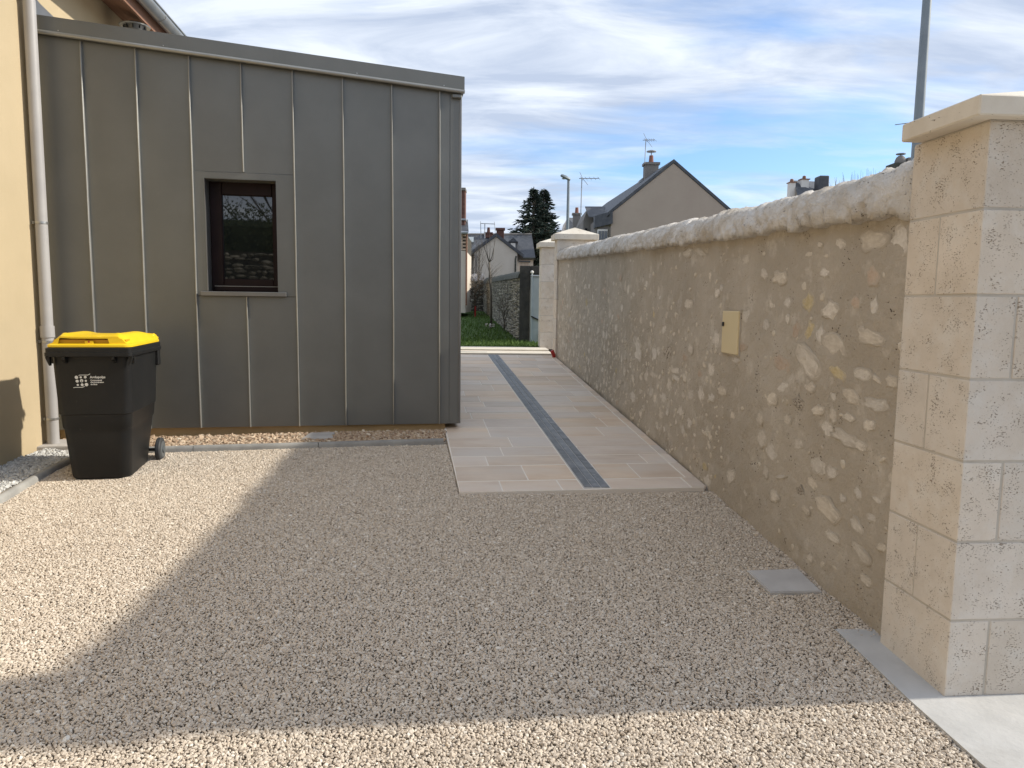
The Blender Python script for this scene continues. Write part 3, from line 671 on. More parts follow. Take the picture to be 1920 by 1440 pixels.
# ------------------------------------------------------------------ pillars of cut stone
CH = 0.2935
def pillar(label, P0, dirv, courses, wdt, dep, zb, ch, split_l, split_f, cap_over=0.05, cap_t=0.088, apex=0.075, first=0, group=None, name='stone_pillar', ext_=None):
    """P0 = front-left corner; dirv = direction away from the camera; front runs to the right"""
    d = Vector((dirv[0], dirv[1], 0)).normalized(); r = Vector((d.y, -d.x, 0))
    def T(a, b, z): p = Vector((P0[0], P0[1], 0))+r*a+d*b; return (p.x, p.y, z)
    t = thing(name, label, 'pillar', (P0[0], P0[1], zb), group=group)
    top = zb+courses*ch
    mb = MB(); mb.box(0.0025, wdt-0.0025, 0.0025, dep-0.0025, zb, top, T); part('joint_core', mb, 'block_joint', t)
    g = 0.0045
    for c in range(courses):
        z0 = zb+c*ch+g; z1 = zb+(c+1)*ch-g
        if (c+first) % 2 == 0:
            # left face one stone deep, front split
            rect = [(0, split_f, 0, dep), (split_f, wdt, 0, dep*0.62), (split_f, wdt, dep*0.62, dep)]
        else:
            rect = [(0, wdt*0.72, 0, split_l), (0, wdt*0.6, split_l, dep), (wdt*0.72, wdt, 0, dep*0.5), (wdt*0.6, wdt, dep*0.5, dep)]
        for a0, a1, b0, b1 in rect:
            a0_ = a0+(g if a0 > 0 else 0); a1_ = a1-(g if a1 < wdt else 0); b0_ = b0+(g if b0 > 0 else 0); b1_ = b1-(g if b1 < dep else 0)
            q = rnd.uniform(-0.001, 0.001)
            mb = MB(); mb.cbox(a0_+q, a1_, b0_+q, b1_, z0, z1, 0.0022, T); part('block', mb, 'block', t)
    cl, cr_, cf, cb_ = ext_ or (cap_over,)*4; mb = MB()
    mb.cbox(-cl, wdt+cr_, -cf, dep+cb_, top+0.001, top+cap_t, 0.005, T)
    cx_, cy_ = (wdt+cr_-cl)/2, (dep+cb_-cf)/2; z = top+cap_t-0.0005
    e = 0.006
    mb.add([T(-cl+e, -cf+e, z), T(wdt+cr_-e, -cf+e, z), T(wdt+cr_-e, dep+cb_-e, z), T(-cl+e, dep+cb_-e, z), T(cx_, cy_, z+apex)], [(0, 1, 4), (1, 2, 4), (2, 3, 4), (3, 0, 4), (3, 2, 1, 0)])
    part('pillar_cap', mb, 'cap', t)
    return t
pillar('big cut limestone pillar in the right foreground ending the rubble wall', (1.60, 2.575), (WD.x, WD.y), 7, 0.62, 0.415, 0.0, CH, 0.225, 0.152, cap_over=0.05, cap_t=0.068, apex=0.085, ext_=(0.078, 0.078, 0.05, -0.035))
pA = at(1041, 669, 13.1)
pillar('far limestone pillar at the end of the rubble wall with a pyramid cap', (WL(SL, 0.03, 0)[0]-0.0, 13.1), (WD.x, WD.y), 6, 0.66, 0.36, 0.46, 0.345, 0.18, 0.3, cap_over=0.06, cap_t=0.10, apex=0.13, group=None)
pB = at(1013, 650, 14.9)
pillar('farthest limestone pillar beside the garden gate opening', (pB.x, 14.9), (WD.x, WD.y), 6, 0.46, 0.40, 0.50, 0.338, 0.2, 0.3, cap_over=0.06, cap_t=0.10, apex=0.10, first=0)
# red plastic end on the ground by the far pillar
p = Vector((0.735, 13.0, G(13.0)+0.02)); t = MB()
t.tube([p, p+Vector((-0.01, -0.02, 0.05)), p+Vector((-0.045, -0.03, 0.12))], [0.03, 0.032, 0.035], 12)
single('cable_duct', t, 'red', 'short red plastic duct end sticking up by the far pillar', 'duct', tuple(p))

# ------------------------------------------------------------------ zinc extension
def ztop(X): return 3.584-0.0770*(X+4.01)        # underside line of the fascia
ext = thing('zinc_extension', 'single storey extension clad in dark standing seam zinc with one small window', 'building', (-2.2, 6.74, 0.16))
# plinth
mb = MB(); mb.hexa([FA(-4.1, -0.045, 0.05), FA(-0.633, -0.045, 0.05), FA(-0.633, -4.9, 0.05), FA(-4.9, -4.9, 0.05), FA(-4.1, -0.045, 0.31), FA(-0.633, -0.045, 0.31), FA(-0.633, -4.9, 0.31), FA(-4.9, -4.9, 0.31)])
part('plinth', mb, 'plinth', ext)
XW0, XW1, ZW0, ZW1 = -2.722, -2.127, 1.492, 2.476
seams = [-3.648, -3.232, -2.812, -2.392, -1.968, -1.547, -1.118, -0.694]
# rear body (hollow, with a recess for the window)
mb = MB()
for (a, b, z0, z1) in ((-4.1, XW0-0.004, 0.27, None), (XW1+0.004, -0.50, 0.27, None), (XW0-0.004, XW1+0.004, 0.27, ZW0-0.01), (XW0-0.004, XW1+0.004, ZW1+0.004, None)):
    za = z1 if z1 else ztop(a)+0.05; zb_ = z1 if z1 else ztop(b)+0.05
    mb.hexa([FA(a, -0.004, z0), FA(b, -0.004, z0), FA(b, -0.26, z0), FA(a, -0.26, z0), FA(a, -0.004, za), FA(b, -0.004, zb_), FA(b, -0.26, zb_), FA(a, -0.26, za)])
part('wall_core', mb, 'zinc', ext)
mb = MB(); a, b = -0.496, -0.506
mb.hexa([FA(-0.6, -0.26, 0.262), FA(-0.496, -0.005, 0.262), FA(-0.496, -5.0, 0.262), FA(-0.6, -5.0, 0.262), FA(-0.6, -0.26, ztop(-.55)), FA(-0.496, -0.005, ztop(-.55)), FA(-0.496, -5, ztop(-.55)), FA(-0.6, -5, ztop(-.55))])
part('side_wall', mb, 'zinc', ext)
mb = MB(); mb.hexa([FA(-4.9, -4.9, 0.2), FA(-0.6, -4.9, 0.2), FA(-0.6, -5.0, 0.2), FA(-4.9, -5.0, 0.2), FA(-4.9, -4.9, 3.5), FA(-0.6, -4.9, 3.3), FA(-0.6, -5.0, 3.3), FA(-4.9, -5.0, 3.5)])
part('rear_wall', mb, 'zinc', ext)
mb = MB(); mb.hexa([FA(-4.12, -0.2, ztop(-4.1)-0.12), FA(-0.52, -0.2, ztop(-.5)-0.12), FA(-0.52, -5, ztop(-.5)-0.12), FA(-4.75, -5, ztop(-4.1)-0.12), FA(-4.12, -0.2, ztop(-4.1)+0.06), FA(-0.52, -0.2, ztop(-.5)+0.06), FA(-0.52, -5, ztop(-.5)+0.06), FA(-4.75, -5, ztop(-4.1)+0.06)])
part('flat_roof', mb, 'zinc_trim', ext)
# cladding panels (slightly dished sheets)
def panel(a, b, z0, z1f, z1g=None):
    mb = MB(); n = 10; m = 24; r = random.Random(int(a*1000)); ph = r.random()*6
    for i in range(n+1):
        X = a+(b-a)*i/n
        for j in range(m+1):
            zt = z1f(X) if callable(z1f) else z1f; z = z0+(zt-z0)*j/m
            o = 0.003+0.0011*math.sin(math.pi*i/n)*fbm(X*1.7+ph, z*0.6, ph, 2)
            mb.v.append(FA(X, o, z))
    for i in range(n):
        for j in range(m):
            k = i*(m+1)+j; mb.f.append((k, k+m+1, k+m+2, k+1)); mb.mi.append(0)
    part('zinc_panel', mb, 'zinc', ext, smooth=True, fix=False)
e = 0.0035
edges = [-4.1]+seams+[-0.600]
for i in range(len(edges)-1):
    a, b = edges[i]+e, edges[i+1]-e
    if i in (3, 4):
        panel(a, b, 0.262, 1.447); panel(a, b, 2.535, ztop)
    else: panel(a, b, 0.262, ztop)
def bar(name, a, b, o0, o1, z0, z1, m, pr_=None, c=0.003):
    mb = MB(); mb.cbox(a, b, o0, o1, z0, z1, c, FA); return part(name, mb, m, pr_ or ext)
# standing seams, a little wavy
def seam(X, z0, z1, tilt=0.0):
    r = random.Random(int(X*977+z0*31)); ph = r.random()*9; mb = MB(); n = max(4, int((z1-z0)/0.12)); V = []
    for j in range(n+1):
        z = z0+(z1-z0)*j/n; dx = 0.003*fbm(z*0.9+ph, ph, 0, 2)+0.002*math.sin(z*1.3+ph)
        op = 0.034 if 0 < j < n else 0.026
        V += [FA(X+dx-0.0045, 0.0, z), FA(X+dx-0.0045, op, z), FA(X+dx+0.0015, op+0.002, z), FA(X+dx+0.006, op-0.004, z), FA(X+dx+0.0045, 0.0, z)]
    F = [(0, 1, 2, 3, 4), tuple(n*5+k for k in (4, 3, 2, 1, 0))]
    for j in range(n):
        for k in range(4): a = j*5+k; F.append((a, a+5, a+6, a+1))
    mb.add(V, F); part('standing_seam', mb, 'zinc_seam_lit', ext)
for X in seams:
    zt = ztop(X)-0.002
    if X == -2.392: seam(X, 0.262, 1.446); seam(X, 2.54, zt)
    elif X == -2.812: seam(X, 0.262, zt)
    else: seam(X, 0.262, zt)
# right corner profile
mb = MB(); mb.hexa([FA(-0.598, 0.0, 0.262), FA(-0.494, 0.0, 0.262), FA(-0.494, -0.3, 0.262), FA(-0.598, -0.3, 0.262)]+[FA(-0.598, 0.003, ztop(-.59)), FA(-0.494, 0.003, ztop(-.5)), FA(-0.494, -0.3, ztop(-.5)), FA(-0.598, -0.3, ztop(-.59))])
part('corner_profile', mb, 'zinc', ext)
bar('corner_strip', -0.516, -0.4935, 0.0, 0.0075, 0.262, 3.31, 'zinc_trim')
# fascia with rolled drip edge
mb = MB(); mb.hexa([FA(-4.02, -0.22, ztop(-4.02)+0.02), FA(-0.475, -0.22, ztop(-.475)+0.02), FA(-0.475, 0.052, ztop(-.475)+0.02), FA(-4.02, 0.052, ztop(-4.02)+0.02),
                    FA(-4.02, -0.22, ztop(-4.02)+0.15), FA(-0.475, -0.22, ztop(-.475)+0.15), FA(-0.475, 0.052, ztop(-.475)+0.15), FA(-4.02, 0.052, ztop(-4.02)+0.15)])
fas = part('fascia', mb, 'zinc', ext)
mb = MB(); mb.tube([FA(-4.02, 0.056, ztop(-4.02)+0.016), FA(-2.2, 0.056, ztop(-2.2)+0.016), FA(-0.474, 0.056, ztop(-.474)+0.016)], 0.017, 10); part('drip_edge', mb, 'zinc_seam_lit', ext, smooth_angle=40)
for X in (-3.80, -3.0, -1.42, -0.66):
    mb = MB(); c = FA(X, 0.053, ztop(X)+0.045); mb.tube([c, FA(X, 0.058, ztop(X)+0.045)], 0.005, 8); part('rivet', mb, 'steel', fas)
mb = MB(); mb.cbox(-0.585, -0.50, 0.0, 0.05, 3.275, 3.305, 0.004, FA); part('end_bracket', mb, 'zinc', ext)
# window
bar('window_surround', XW0-0.088, XW0, 0.0025, 0.009, 1.452, 2.532, 'zinc'); bar('window_surround', XW1, XW1+0.156, 0.0025, 0.009, 1.452, 2.532, 'zinc')
bar('window_surround', XW0-0.088, XW1+0.156, 0.0025, 0.0085, ZW1, 2.533, 'zinc')
mb = MB(); mb.box(XW0-0.003, XW0+0.001, -0.25, 0.012, ZW0, ZW1, FA); part('reveal', mb, 'zinc_trim', ext)
mb = MB(); mb.box(XW1-0.001, XW1+0.003, -0.25, 0.010, ZW0, ZW1, FA); part('reveal', mb, 'zinc_trim', ext)
mb = MB(); mb.box(XW0, XW1, -0.25, 0.010, ZW1-0.002, ZW1+0.002, FA); part('reveal', mb, 'zinc', ext)
mb = MB(); mb.cbox(-2.775, -2.055, -0.22, 0.045, 1.450, 1.490, 0.004, FA); part('window_sill', mb, 'zinc_trim', ext)
fr = MB(); o0, o1 = -0.235, -0.170
fr.cbox(XW0+0.002, XW0+0.105, o0, o1, ZW0, ZW1, 0.006, FA); fr.cbox(XW1-0.060, XW1-0.002, o0, o1, ZW0, ZW1, 0.006, FA)
fr.cbox(XW0+0.105, XW1-0.060, o0, o1, ZW1-0.115, ZW1, 0.006, FA); fr.cbox(XW0+0.105, XW1-0.060, o0, o1, ZW0+0.03, ZW0+0.115, 0.006, FA)
fr.cbox(XW0+0.03, XW1-0.005, o1+0.001, o1+0.03, ZW0+0.005, ZW0+0.055, 0.005, FA)
win = part('window', fr, 'frame', ext)
mb = MB(); mb.box(XW0+0.10, XW1-0.055, -0.215, -0.205, ZW0+0.11, ZW1-0.11, FA); part('pane', mb, 'glass', win)
mb = MB(); mb.box(XW0+0.03, XW1-0.01, o1+0.0305, o1+0.034, ZW0+0.045, ZW0+0.052, FA); part('frame_trim', mb, 'zinc_trim', win)
mb = MB(); mb.box(XW0-0.05, XW1+0.05, -0.40, -0.262, ZW0-0.1, ZW1+0.1, FA); part('dark_room_block', mb, 'black', ext)  # solid black block added in place of the unlit room

# roof vent
vp = at(253, 62, 8.0)
vent = thing('roof_vent', 'grey mushroom shaped vent cap on the flat zinc roof', 'vent', (vp.x, vp.y, ztop(vp.x)+0.06))
mb = MB(); mb.lathe([(0.055, ztop(vp.x)+0.05-vp.z), (0.055, 0.02), (0.09, 0.02), (0.105, 0.065)], vp, 20); part('vent_neck', mb, 'zinc_trim', vent, smooth_angle=40)
mb = MB(); mb.lathe([(0.145, 0.060), (0.15, 0.068), (0.08, 0.098), (0.02, 0.108)], vp, 24); part('vent_hood', mb, 'gutter', vent, smooth_angle=40)
for k in range(10):
    a = 2*math.pi*k/10; mb = MB(); c = vp+Vector((0.10*math.cos(a), 0.10*math.sin(a), 0.045))
    mb.tube([c-Vector((0, 0, .017)), c+Vector((0.006*math.cos(a), 0.006*math.sin(a), .017))], 0.006, 6); part('vent_slot', mb, 'black', vent)

# ------------------------------------------------------------------ yellow house
hs = thing('yellow_house', 'house corner with pale yellow render, brown eaves and a zinc gutter on the left', 'house', (-3.9, 5.6, 0.1))
mb = MB(); za = -0.3; zt = 4.52
mb.hexa([(hx(-1), -1, za), (hx(16), 16, za), (hx(16)-6, 16, za), (hx(-1)-6, -1, za), (hx(-1), -1, zt), (hx(16), 16, zt), (hx(16)-6, 16, zt), (hx(-1)-6, -1, zt)])
part('wall', mb, 'yellow_render', hs)
def HE(Y, o, z): return (hx(Y)+o, Y, z)
mb = MB(); mb.hexa([HE(-1, 0, 4.40), HE(16, 0, 4.40), HE(16, .40, 4.27), HE(-1, .40, 4.27), HE(-1, 0, 4.44), HE(16, 0, 4.44), HE(16, .40, 4.31), HE(-1, .40, 4.31)]); part('soffit', mb, 'wood', hs)
mb = MB(); mb.box(-1, 16, .38, .405, 4.22, 4.38, lambda a, b, c: HE(a, b, c)); part('eaves_board', mb, 'wood', hs)
mb = MB(); mb.hexa([HE(-1, -6, 8.9), HE(16, -6, 8.9), HE(16, .46, 4.42), HE(-1, .46, 4.42), HE(-1, -6, 8.98), HE(16, -6, 8.98), HE(16, .46, 4.47), HE(-1, .46, 4.47)]); part('roof', mb, 'slate', hs)
gb = MB(); n = 12; V = []; gr = 0.075
for Y in (-1, 4, 8, 12, 16):
    for k in range(n+1):
        a = math.pi+math.pi*k/n; V.append(HE(Y, 0.485+gr*math.cos(a), 4.375+gr*math.sin(a)))
    for k in range(n+1):
        a = 2*math.pi-math.pi*k/n; V.append(HE(Y, 0.485+(gr-0.004)*math.cos(a), 4.375+(gr-0.004)*math.sin(a)))
m_ = 2*(n+1)
gb.add(V, [(i*m_+k, i*m_+(k+1) % m_, (i+1)*m_+(k+1) % m_, (i+1)*m_+k) for i in range(4) for k in range(m_)])
gut = part('gutter', gb, 'gutter', hs, smooth_angle=50)
mb = MB(); mb.tube([HE(-1, .562, 4.378), HE(16, .562, 4.378)], 0.011, 8); part('gutter_bead', mb, 'gutter', gut, smooth=True)
for Y in (5.9, 6.6, 7.35, 8.1):
    mb = MB(); mb.tube([HE(Y, 0.485+(gr+.002)*math.cos(a), 4.375+(gr+.002)*math.sin(a)) for a in [math.pi+math.pi*k/8 for k in range(9)]], 0.006, 6); part('gutter_bracket', mb, 'steel', gut)
# flashing where the extension roof meets the wall
mb = MB(); mb.extrude([HE(6.33, 0.012, 3.70), HE(7.6, 0.012, 3.70), HE(7.6, 0.012, 3.76), HE(6.5, 0.012, 3.86), HE(6.33, 0.012, 3.90)], (0.012, 0, 0)); part('flashing', mb, 'zinc_trim', hs)
# downpipe
PX, PY = -3.905, 6.215
dp = thing('downpipe', 'grey downpipe fixed to the yellow house beside the zinc facade', 'downpipe', (PX, PY, G(PY)))
mb = MB(); mb.tube([(PX, PY, G(PY)+0.02), (PX, PY, 4.3)], 0.046, 20); part('pipe', mb, 'pvc', dp, smooth_angle=50)
mb = MB(); mb.tube([(PX, PY, 1.085), (PX, PY, 1.18)], 0.054, 20); part('sleeve', mb, 'pvc', dp, smooth_angle=50)
for z in (3.80, 2.03, 1.05, 0.395):
    mb = MB(); mb.tube([(PX, PY, z-0.009), (PX, PY, z+0.009)], 0.051, 20); mb.box(PX-0.10, PX-0.04, PY-0.008, PY+0.008, z-0.006, z+0.006); mb.box(PX-.062, PX-.046, PY-.030, PY-.010, z-.012, z+.012)
    part('pipe_clip', mb, 'steel', dp, smooth_angle=50)

# ------------------------------------------------------------------ wheelie bin
bz = G(5.45)
BA = R(12)
bin_ = thing('wheelie_bin', 'black wheelie bin with yellow lid standing on gravel beside the downpipe', 'wheelie bin', (-3.03, 5.53, bz), BA); bin_.scale = (0.925, 1.0, 0.965)
def rrect(hw, y0, y1, r, z, n=5, cx=0.0):
    P = []
    for (sx, sy, a0) in ((1, 1, 0), (-1, 1, 90), (-1, -1, 180), (1, -1, 270)):
        ccx = cx+sx*(hw-r); ccy = (y1-r) if sy > 0 else (y0+r)
        for k in range(n+1):
            a = R(a0+90*k/n); P.append((ccx+r*math.cos(a), ccy+r*math.sin(a), z))
    return P
def loft(mb, secs, close=True):
    n = len(secs[0]); V = [p for s_ in secs for p in s_]
    F = [(i*n+k, i*n+(k+1) % n, (i+1)*n+(k+1) % n, (i+1)*n+k) for i in range(len(secs)-1) for k in range(n)]
    F += [tuple(range(n-1, -1, -1)), tuple((len(secs)-1)*n+k for k in range(n))]
    mb.add(V, F)
mb = MB()
loft(mb, [rrect(.205, -.30, .22, .085, 0.0), rrect(.215, -.315, .245, .085, .02), rrect(.238, -.335, .325, .07, .34), rrect(.241, -.337, .33, .06, .385), rrect(.247, -.344, .348, .06, .396),
          rrect(.254, -.350, .358, .06, .49), rrect(.261, -.358, .364, .06, .499), rrect(.278, -.375, .385, .055, .93), rrect(.280, -.377, .387, .055, .955)])
body = part('body', mb, 'bin', bin_, local=True, smooth_angle=35)
mb = MB(); loft(mb, [rrect(.300, -.425, .405, .03, .925), rrect(.303, -.43, .41, .03, .93), rrect(.303, -.43, .41, .03, .955), rrect(.298, -.424, .405, .03, .958), rrect(.298, -.424, .405, .03, .985), rrect(.292, -.418, .40, .03, .99)])
rim = part('rim', mb, 'bin', bin_, local=True, smooth_angle=35)
for sx in (-1, 1):   # gussets under the rim corners
    mb = MB(); x0 = sx*.27; x1 = sx*.298
    mb.extrude([(x0, -.37, .93), (x1, -.37, .93), (x1, -.37, .915), (sx*.275, -.37, .86), (x0, -.37, .86)], (0, -.035, 0)); part('gusset', mb, 'bin', rim, local=True)
    mb = MB(); mb.extrude([(sx*.16, -.365, .93), (sx*.16, -.425, .93), (sx*.16, -.425, .905), (sx*.16, -.365, .87)], (sx*.02, 0, 0)); part('gusset', mb, 'bin', rim, local=True)
    mb = MB(); mb.box(min(sx*.268, sx*.292), max(sx*.268, sx*.292), -.33, -.30, .87, .93); part('gusset', mb, 'bin', rim, local=True)
    mb = MB(); mb.cbox(min(sx*.27, sx*.30), max(sx*.27, sx*.30), .30, .37, .80, .93, .006); part('gusset', mb, 'bin', rim, local=True)
mb = MB(); mb.tube([(-.26, .27, .10), (.30, .27, .10)], .013, 10); part('axle', mb, 'black', bin_, local=True)
for sx in (-1, 1):
    mb = MB(); c = (sx*.292-0.024, .27, .10)
    mb.lathe([(.075, 0), (.094, .004), (.10, .012), (.10, .036), (.094, .044), (.075, .048)], c, 28, 'x'); wh = part('wheel', mb, 'rubber', bin_, local=True, smooth_angle=35)
    mb = MB(); mb.lathe([(.070, -.003), (.072, .002), (.072, .046), (.062, .052), (.03, .049), (.028, .058), (.01, .060)], c, 24, 'x'); part('hub', mb, 'hub', wh, local=True, smooth_angle=35)
# rear handle posts
# lid
lid = MB()
loft(lid, [rrect(.287, -.405, .40, .05, .990), rrect(.293, -.412, .41, .05, .994), rrect(.293, -.412, .41, .05, 1.008), rrect(.283, -.400, .40, .05, 1.018)])
lido = part('lid', lid, 'bin_lid', bin_, local=True, smooth_angle=40)
mb = MB(); mb.box(-.25, .25, -.368, -.28, 1.0165, 1.046); part('lid_recess', mb, 'bin_slot_shade', lido, local=True)
lt = MB(); nu, nv = 44, 44
def lidh(u, v):
    # u across -1..1, v 0 front ..1 back
    ed = min(1, (1-abs(u))/0.16); fr_ = min(1, v/0.16+0.10); bk = 1-0.55*max(0, (v-0.55)/0.45)**1.6
    sm = lambda t: t*t*(3-2*t)
    side = 0.016*math.exp(-((abs(u)-0.70)/0.16)**2)*sm(min(1, v/0.25+0.3))
    h = 0.056*sm(max(0, ed))**0.8*(0.62+0.38*sm(max(0, min(1, fr_))))*bk+side*sm(max(0, ed))*bk
    h += 0.010*max(0, (v-0.9)/0.1)
    return h
V = []
for j in range(nv+1):
    v = j/nv
    for i in range(nu+1):
        u = -1+2*i/nu; hw = 0.280-0.02*(1-v)
        y = -0.385+0.785*v-0.012*(1-u*u)*(1-v)
        V.append((u*hw, y, 1.0185+lidh(u, v)+(0.013 if v < 0.10 and abs(u) < 0.8 else 0)))
nv_ = nu+1
F = [(j*nv_+i, j*nv_+i+1, (j+1)*nv_+i+1, (j+1)*nv_+i) for j in range(nv) for i in range(nu)]
# underside rim of the raised shell
base = len(V)
border = [i for i in range(nv_)]+[j*nv_+nu for j in range(1, nv+1)]+[nv*nv_+i for i in range(nu-1, -1, -1)]+[j*nv_ for j in range(nv-1, 0, -1)]
for k in border: x, y, z = V[k]; V.append((x, y, (z-0.012 if y < -0.36 and -0.21 < x < 0.14 else 1.0165)))
nb = len(border)
F += [(border[k], base+k, base+(k+1) % nb, border[(k+1) % nb]) for k in range(nb)]
lt.add(V, F); part('lid_top', lt, 'bin_lid', lido, local=True, smooth_angle=50)
mb = MB(); mb.cbox(-.03, .03, -.392, -.372, 1.010, 1.038, .003); part('lid_catch', mb, 'bin_lid', lido, local=True)
mb = MB(); mb.lathe([(.007, 0), (.007, .002)], (0.0, -.3945, 1.032), 8, 'y'); part('lid_badge', mb, 'red', lido, local=True)
for sx in (-1, 1):   # curled rear grips and hinges
    mb = MB(); mb.tube([(sx*.24, .34, 1.035), (sx*.24, .40, 1.040), (sx*.24, .435, 1.032), (sx*.24, .445, 1.010), (sx*.24, .425, .995)], [.016, .020, .020, .018, .012], 10)
    part('lid_grip', mb, 'bin_lid', lido, local=True, smooth=True)
mb = MB(); mb.tube([(-.27, .425, .985), (.27, .425, .985)], .012, 10); part('hinge_bar', mb, 'bin', rim, local=True, smooth_angle=40)
# printed emblem and text on the front
logo = MB(); LX, LZ = -0.075, 0.745
def fyb(z): return -(0.360+(0.375-0.360)*(z-.525)/(.93-.525))-0.0015
def disc(x, z, r, n=18):
    logo.add([(x+r*math.cos(2*math.pi*k/n), fyb(z+r*math.sin(2*math.pi*k/n)), z+r*math.sin(2*math.pi*k/n)) for k in range(n)], [tuple(range(n))])
u = 0.00034*0.5   # zoom pixel to metre (19.2 zoom px per photo px)
def zx(px): return (px-620)*u*1.16*0.98
def zz_(py): return -(py-600)*u*1.16
for px, py, rp in ((460, 460, 62), (615, 460, 40), (775, 455, 50), (478, 602, 55), (788, 592, 40), (492, 742, 40), (648, 738, 52), (803, 732, 64)):
    disc(LX+zx(px), LZ+zz_(py), rp*u*1.16)
# the middle ring with its small opening
cx0, cz0 = LX+zx(637), LZ+zz_(588); n = 20
V = []
for k in range(n):
    a = 2*math.pi*k/n; r0 = 60*u*1.16; V.append((cx0+r0*math.cos(a), fyb(cz0+r0*math.sin(a)), cz0+r0*math.sin(a)))
for k in range(n):
    a = 2*math.pi*k/n; r0 = 22*u*1.16; zq = cz0-0.003+r0*math.sin(a); V.append((cx0+r0*math.cos(a), fyb(zq), zq))
logo.add(V, [(k, (k+1) % n, n+(k+1) % n, n+k) for k in range(n)])
def stroke(pts, wd):
    P = [(LX+zx(a), LZ+zz_(b)) for a, b in pts]; V = []
    for i, (x, z) in enumerate(P):
        a = P[max(0, i-1)]; b = P[min(len(P)-1, i+1)]; d = Vector((b[0]-a[0], b[1]-a[1])).normalized(); q = wd/2
        V += [(x-d.y*q, fyb(z+d.x*q), z+d.x*q), (x+d.y*q, fyb(z-d.x*q), z-d.x*q)]
    logo.add(V, [(2*i, 2*i+1, 2*i+3, 2*i+2) for i in range(len(P)-1)])
stroke([(540, 392), (580, 378), (700, 375), (860, 378), (910, 360), (955, 332)], 0.0042)
stroke([(328, 845), (380, 832), (540, 832), (650, 832), (700, 815), (728, 795)], 0.0042)
lg = part('emblem_print', logo, 'print', body, local=True, fix=False)
def text(body_s, x, z, size, parent, bold=0.0):
    c = bpy.data.curves.new('lettering', 'FONT'); c.body = body_s; c.size = size; c.align_x = 'LEFT'; c.offset = bold; c.resolution_u = 2
    o = bpy.data.objects.new('tmp', c); COL.objects.link(o); dg = bpy.context.evaluated_depsgraph_get(); dg.update()
    me = bpy.data.meshes.new_from_object(o.evaluated_get(dg)); bpy.data.objects.remove(o)
    me.name = 'lettering'
    for v in me.vertices: X, Y = v.co.x, v.co.y; v.co = (x+X, fyb(z+Y), z+Y)
    me.materials.clear(); me.materials.append(M['print'])
    ob = bpy.data.objects.new('lettering', me); COL.objects.link(ob); ob.parent = parent; return ob
tx = LX+zx(940)
text('Agglopolys', tx, LZ+zz_(498), 0.0245, body, 0.0009)
text('Communauté', tx+.002, LZ+zz_(598), 0.0145, body, 0.0006)
text("d'agglomération", tx+.002, LZ+zz_(672), 0.0145, body, 0.0006)
text('de Blois', tx+.002, LZ+zz_(750), 0.0145, body, 0.0006)

# ------------------------------------------------------------------ garden beyond
mb = MB(); xs = np.linspace(-9, 5, 15); ysl = np.linspace(15.0, 38.0, 24)
for yv in ysl:
    for xv in xs: mb.v.append((xv, yv, G(yv)-0.012+0.03*fbm(xv*0.5, yv*0.4, 0, 2)*(1 if yv > 15.2 else 0)))
for j in range(23):
    for i in range(14): mb.f.append((j*15+i, j*15+i+1, j*15+i+16, j*15+i+15)); mb.mi.append(0)
single('lawn', mb, 'grass', kind='structure')
rg = random.Random(5); mb = MB()
for _ in range(16000):
    y = 15.05+21*rg.random()**1.7; x = rg.uniform(-0.115*y-0.5, 0.04*y+0.1)
    h = rg.uniform(0.03, 0.09); a = rg.uniform(0, math.pi); w_ = 0.012; dx, dy = math.cos(a)*w_, math.sin(a)*w_; lx, ly = rg.uniform(-.04, .04), rg.uniform(-.04, .04)
    z = G(y)-0.01
    mb.add([(x-dx, y-dy, z), (x+dx, y+dy, z), (x+lx, y+ly, z+h)], [(0, 1, 2)])
o = single('grass_blades', mb, 'grass_blade', 'short dark green lawn grass beyond the pale step', 'grass', kind='stuff')

def stone_run(t, A, B, za, zb_, ha, hb, sx, sz, seed, nrm):
    """one joined layer of rough stones covering a wall face from A to B"""
    r = random.Random(seed); mb = MB(); A = Vector(A); B = Vector(B); Ln = (B-A).length; d = (B-A)/Ln; s = 0
    nr = int(ha/sz)
    for row in range(nr):
        s = -r.random()*sx
        while s < Ln:
            ww = sx*r.uniform(.5, 1.5); f = min(1, max(0, (s+ww/2)/Ln)); z0 = za+(zb_-za)*f; H_ = ha+(hb-ha)*f
            rz_ = H_/nr; zc_ = z0+row*rz_+rz_/2+r.uniform(-.45, .45)*rz_; hh = rz_*r.uniform(.25, .6)
            if 0 < s+ww*.1 and s+ww < Ln:
                c = A+d*(s+ww/2); P = []
                m = 7; pr_ = r.uniform(.02, .07)
                V = [(c.x+nrm.x*pr_, c.y+nrm.y*pr_, zc_+r.uniform(-.02, .02))]
                for k in range(m):
                    a = 2*math.pi*k/m+r.uniform(-.3, .3); q = d*(ww*.48*math.cos(a)); V.append((c.x+q.x, c.y+q.y, zc_+hh*math.sin(a)))
                mb.add(V, [(0, 1+k, 1+(k+1) % m) for k in range(m)])
            s += ww
    part('stones', mb, 'old_stone', t, kind='stuff')
